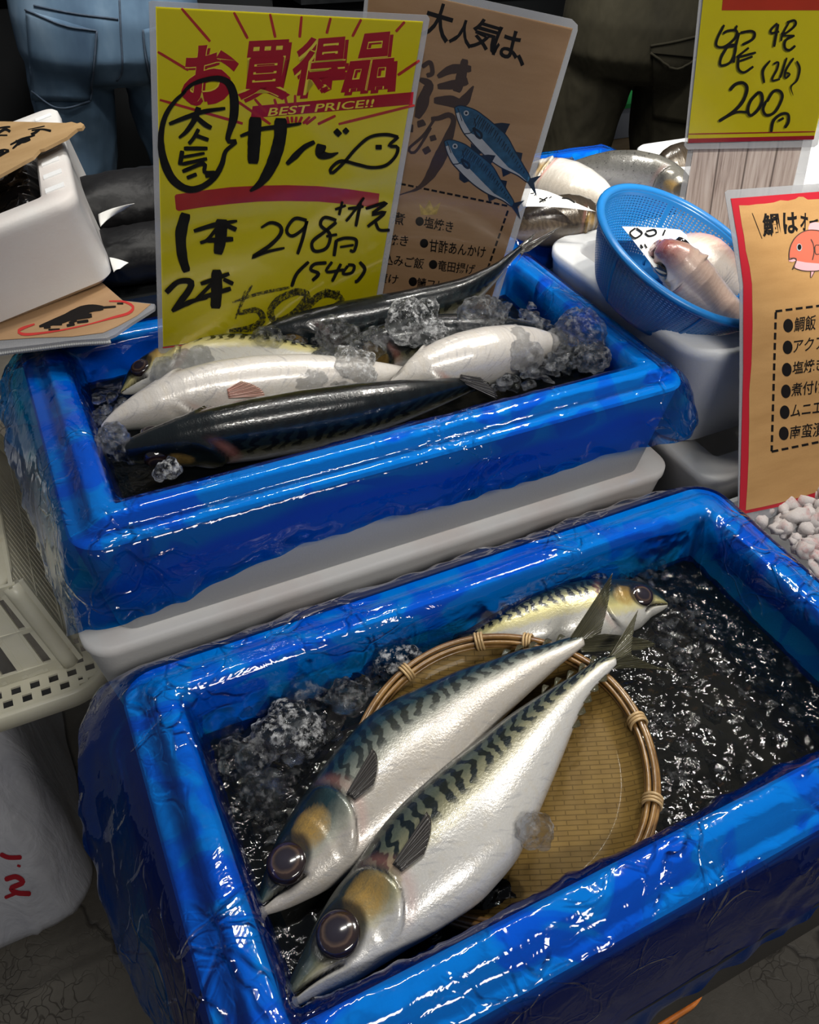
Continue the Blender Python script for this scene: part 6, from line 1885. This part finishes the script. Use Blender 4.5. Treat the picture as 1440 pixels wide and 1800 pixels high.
PK2 = patch_on(bj, [(250, 52), (345, 30), (345, 160), (268, 158)], 'back_pocket', M_DENIM, P1, .006)
for k, pl in enumerate([[(48, 18), (110, 44), (170, 54)], [(170, 54), (166, 110), (156, 176)], [(60, 160), (104, 188), (156, 176)], [(210, 0), (212, 50), (215, 120), (205, 142)], [(60, 10), (130, 24), (208, 34)], [(250, 52), (255, 100), (268, 158)]]):
    seam(bj, pl, 'stitched_seam', PK1 if k in (0, 1, 2) else PK2 if k == 5 else P1, M_STITCH, lift=.0065 if k in (0, 1, 2, 5) else .001)
P2, J2, W2 = person('person', (1.58, 1.86), math.radians(-32), .205, .76, 'person in olive cargo trousers standing behind the boxes at upper right', 'cargo_trousers', M_OLIVE, M_GREENCLOTH, 7)
bpy.context.view_layer.update(); hipref = W2(0, -.15, .7)
bo = bvh_of(J2)
PF = patch_on(bo, [(1143, 80), (1232, 60), (1232, 102), (1143, 92)], 'pocket_flap', M_OLIVE, P2, .012)
patch_on(bo, [(1148, 92), (1232, 102), (1232, 220), (1150, 205)], 'cargo_pocket', M_OLIVE, P2, .008)
seam(bo, [(1143, 80), (1185, 72), (1232, 60)], 'stitched_seam', PF, M_OLIVE, .003, .012)
seam(bo, [(1143, 92), (1185, 116), (1232, 96)], 'stitched_seam', PF, M_OLIVE, .003, .013)

# ---------------------------------------------------------------- dark counters and odds and ends at the back
def counter(x0, x1, y0, y1, h, label):
    o = empty('counter', ((x0 + x1) / 2, (y0 + y1) / 2, 0), label, 'counter')
    bpy.context.view_layer.update()
    mb = MB(); mb.box(x0, x1, y0, y1, .06, h - .03); mb.build('body', M_DARKWALL, o, smooth=False, world=True)
    mb = MB(); mb.box(x0 - .02, x1 + .02, y0 - .03, y1, h - .03, h); mb.build('top', M_BLACKPL, o, smooth=False, world=True)
    mb = MB(); mb.box(x0 + .02, x1 - .02, y0 + .05, y1, 0, .06); mb.build('plinth', M_BLACKPL, o, smooth=False, world=True)
    n = max(int((x1 - x0) / .6), 1)
    for k in range(n):
        a = x0 + (x1 - x0) * k / n
        mb = MB(); mb.box(a + .01, a + (x1 - x0) / n - .01, y0 - .012, y0, .10, h - .06); mb.build('door', M_DARKWALL, o, smooth=False, world=True)
counter(-1.6, .9, 2.75, 3.3, .86, 'long dark counter behind the person in jeans')
counter(1.0, 3.6, 2.75, 3.3, .80, 'long dark counter behind the person in cargo trousers')
M_GREENL = simple_mat('green_lid', (.02, .28, .06, 1), .4)
gb = empty('lidded_box', on_depth(1082, 205, 2.75) - Vector((0, 0, .05)), 'small grey box with a green lid seen between the olive trouser legs', 'box')
bpy.context.view_layer.update()
mb = MB(); mb.box(-.09, .09, -.06, .06, 0, .095); mb.build('body', simple_mat('grey_carton', (.30, .31, .34, 1), .6), gb, smooth=False)
mb = MB(); mb.box(-.095, .095, -.065, .065, .0952, .108); mb.build('lid', M_GREENL, gb, smooth=False)
gl_ = gb.location
mb = MB(); mb.box(gl_.x - .22, gl_.x + .22, gl_.y - .14, gl_.y + .14, 0, gl_.z - .002)
tag(mb.build('brown_carton', M_CARDB, smooth=False), 'brown carton on the floor carrying the small box with the green lid', 'carton')

# ---------------------------------------------------------------- groups of like things
GROUPS = {'mackerel': 'mackerel on sale', 'foam_box': 'plain white foam boxes', 'foam_fish_box': 'white foam boxes of the blue lined stacks', 'ice_lump': 'lumps of ice among the fish',
          'blue_plastic_liner': 'blue plastic box liners', 'recipe_sign': 'brown recipe signs', 'paper_tag': 'white paper tags', 'person': 'people behind the stall',
          'sea_bream': 'pinkish fish of the colander box', 'bagged_fish': 'black bagged bundles', 'counter': 'dark counters at the back'}
for o in list(SC.objects):
    if o.parent is None and 'label' in o and 'group' not in o and 'kind' not in o:
        g = GROUPS.get(o.name.split('.')[0])
        if g: o['group'] = g

# printing belongs to the paper it is printed on
for o in list(SC.objects):
    if o.parent is None and o.type == 'EMPTY':
        pp = [c for c in o.children if c.name.split('.')[0] == 'paper']
        if pp:
            for c in list(o.children):
                if c.name.split('.')[0] not in ('paper', 'laminate', 'clear_cover', 'marker_writing', 'faded_marker_writing', 'corrugated_edge', 'corrugated_sheet'):
                    c.parent = pp[0]
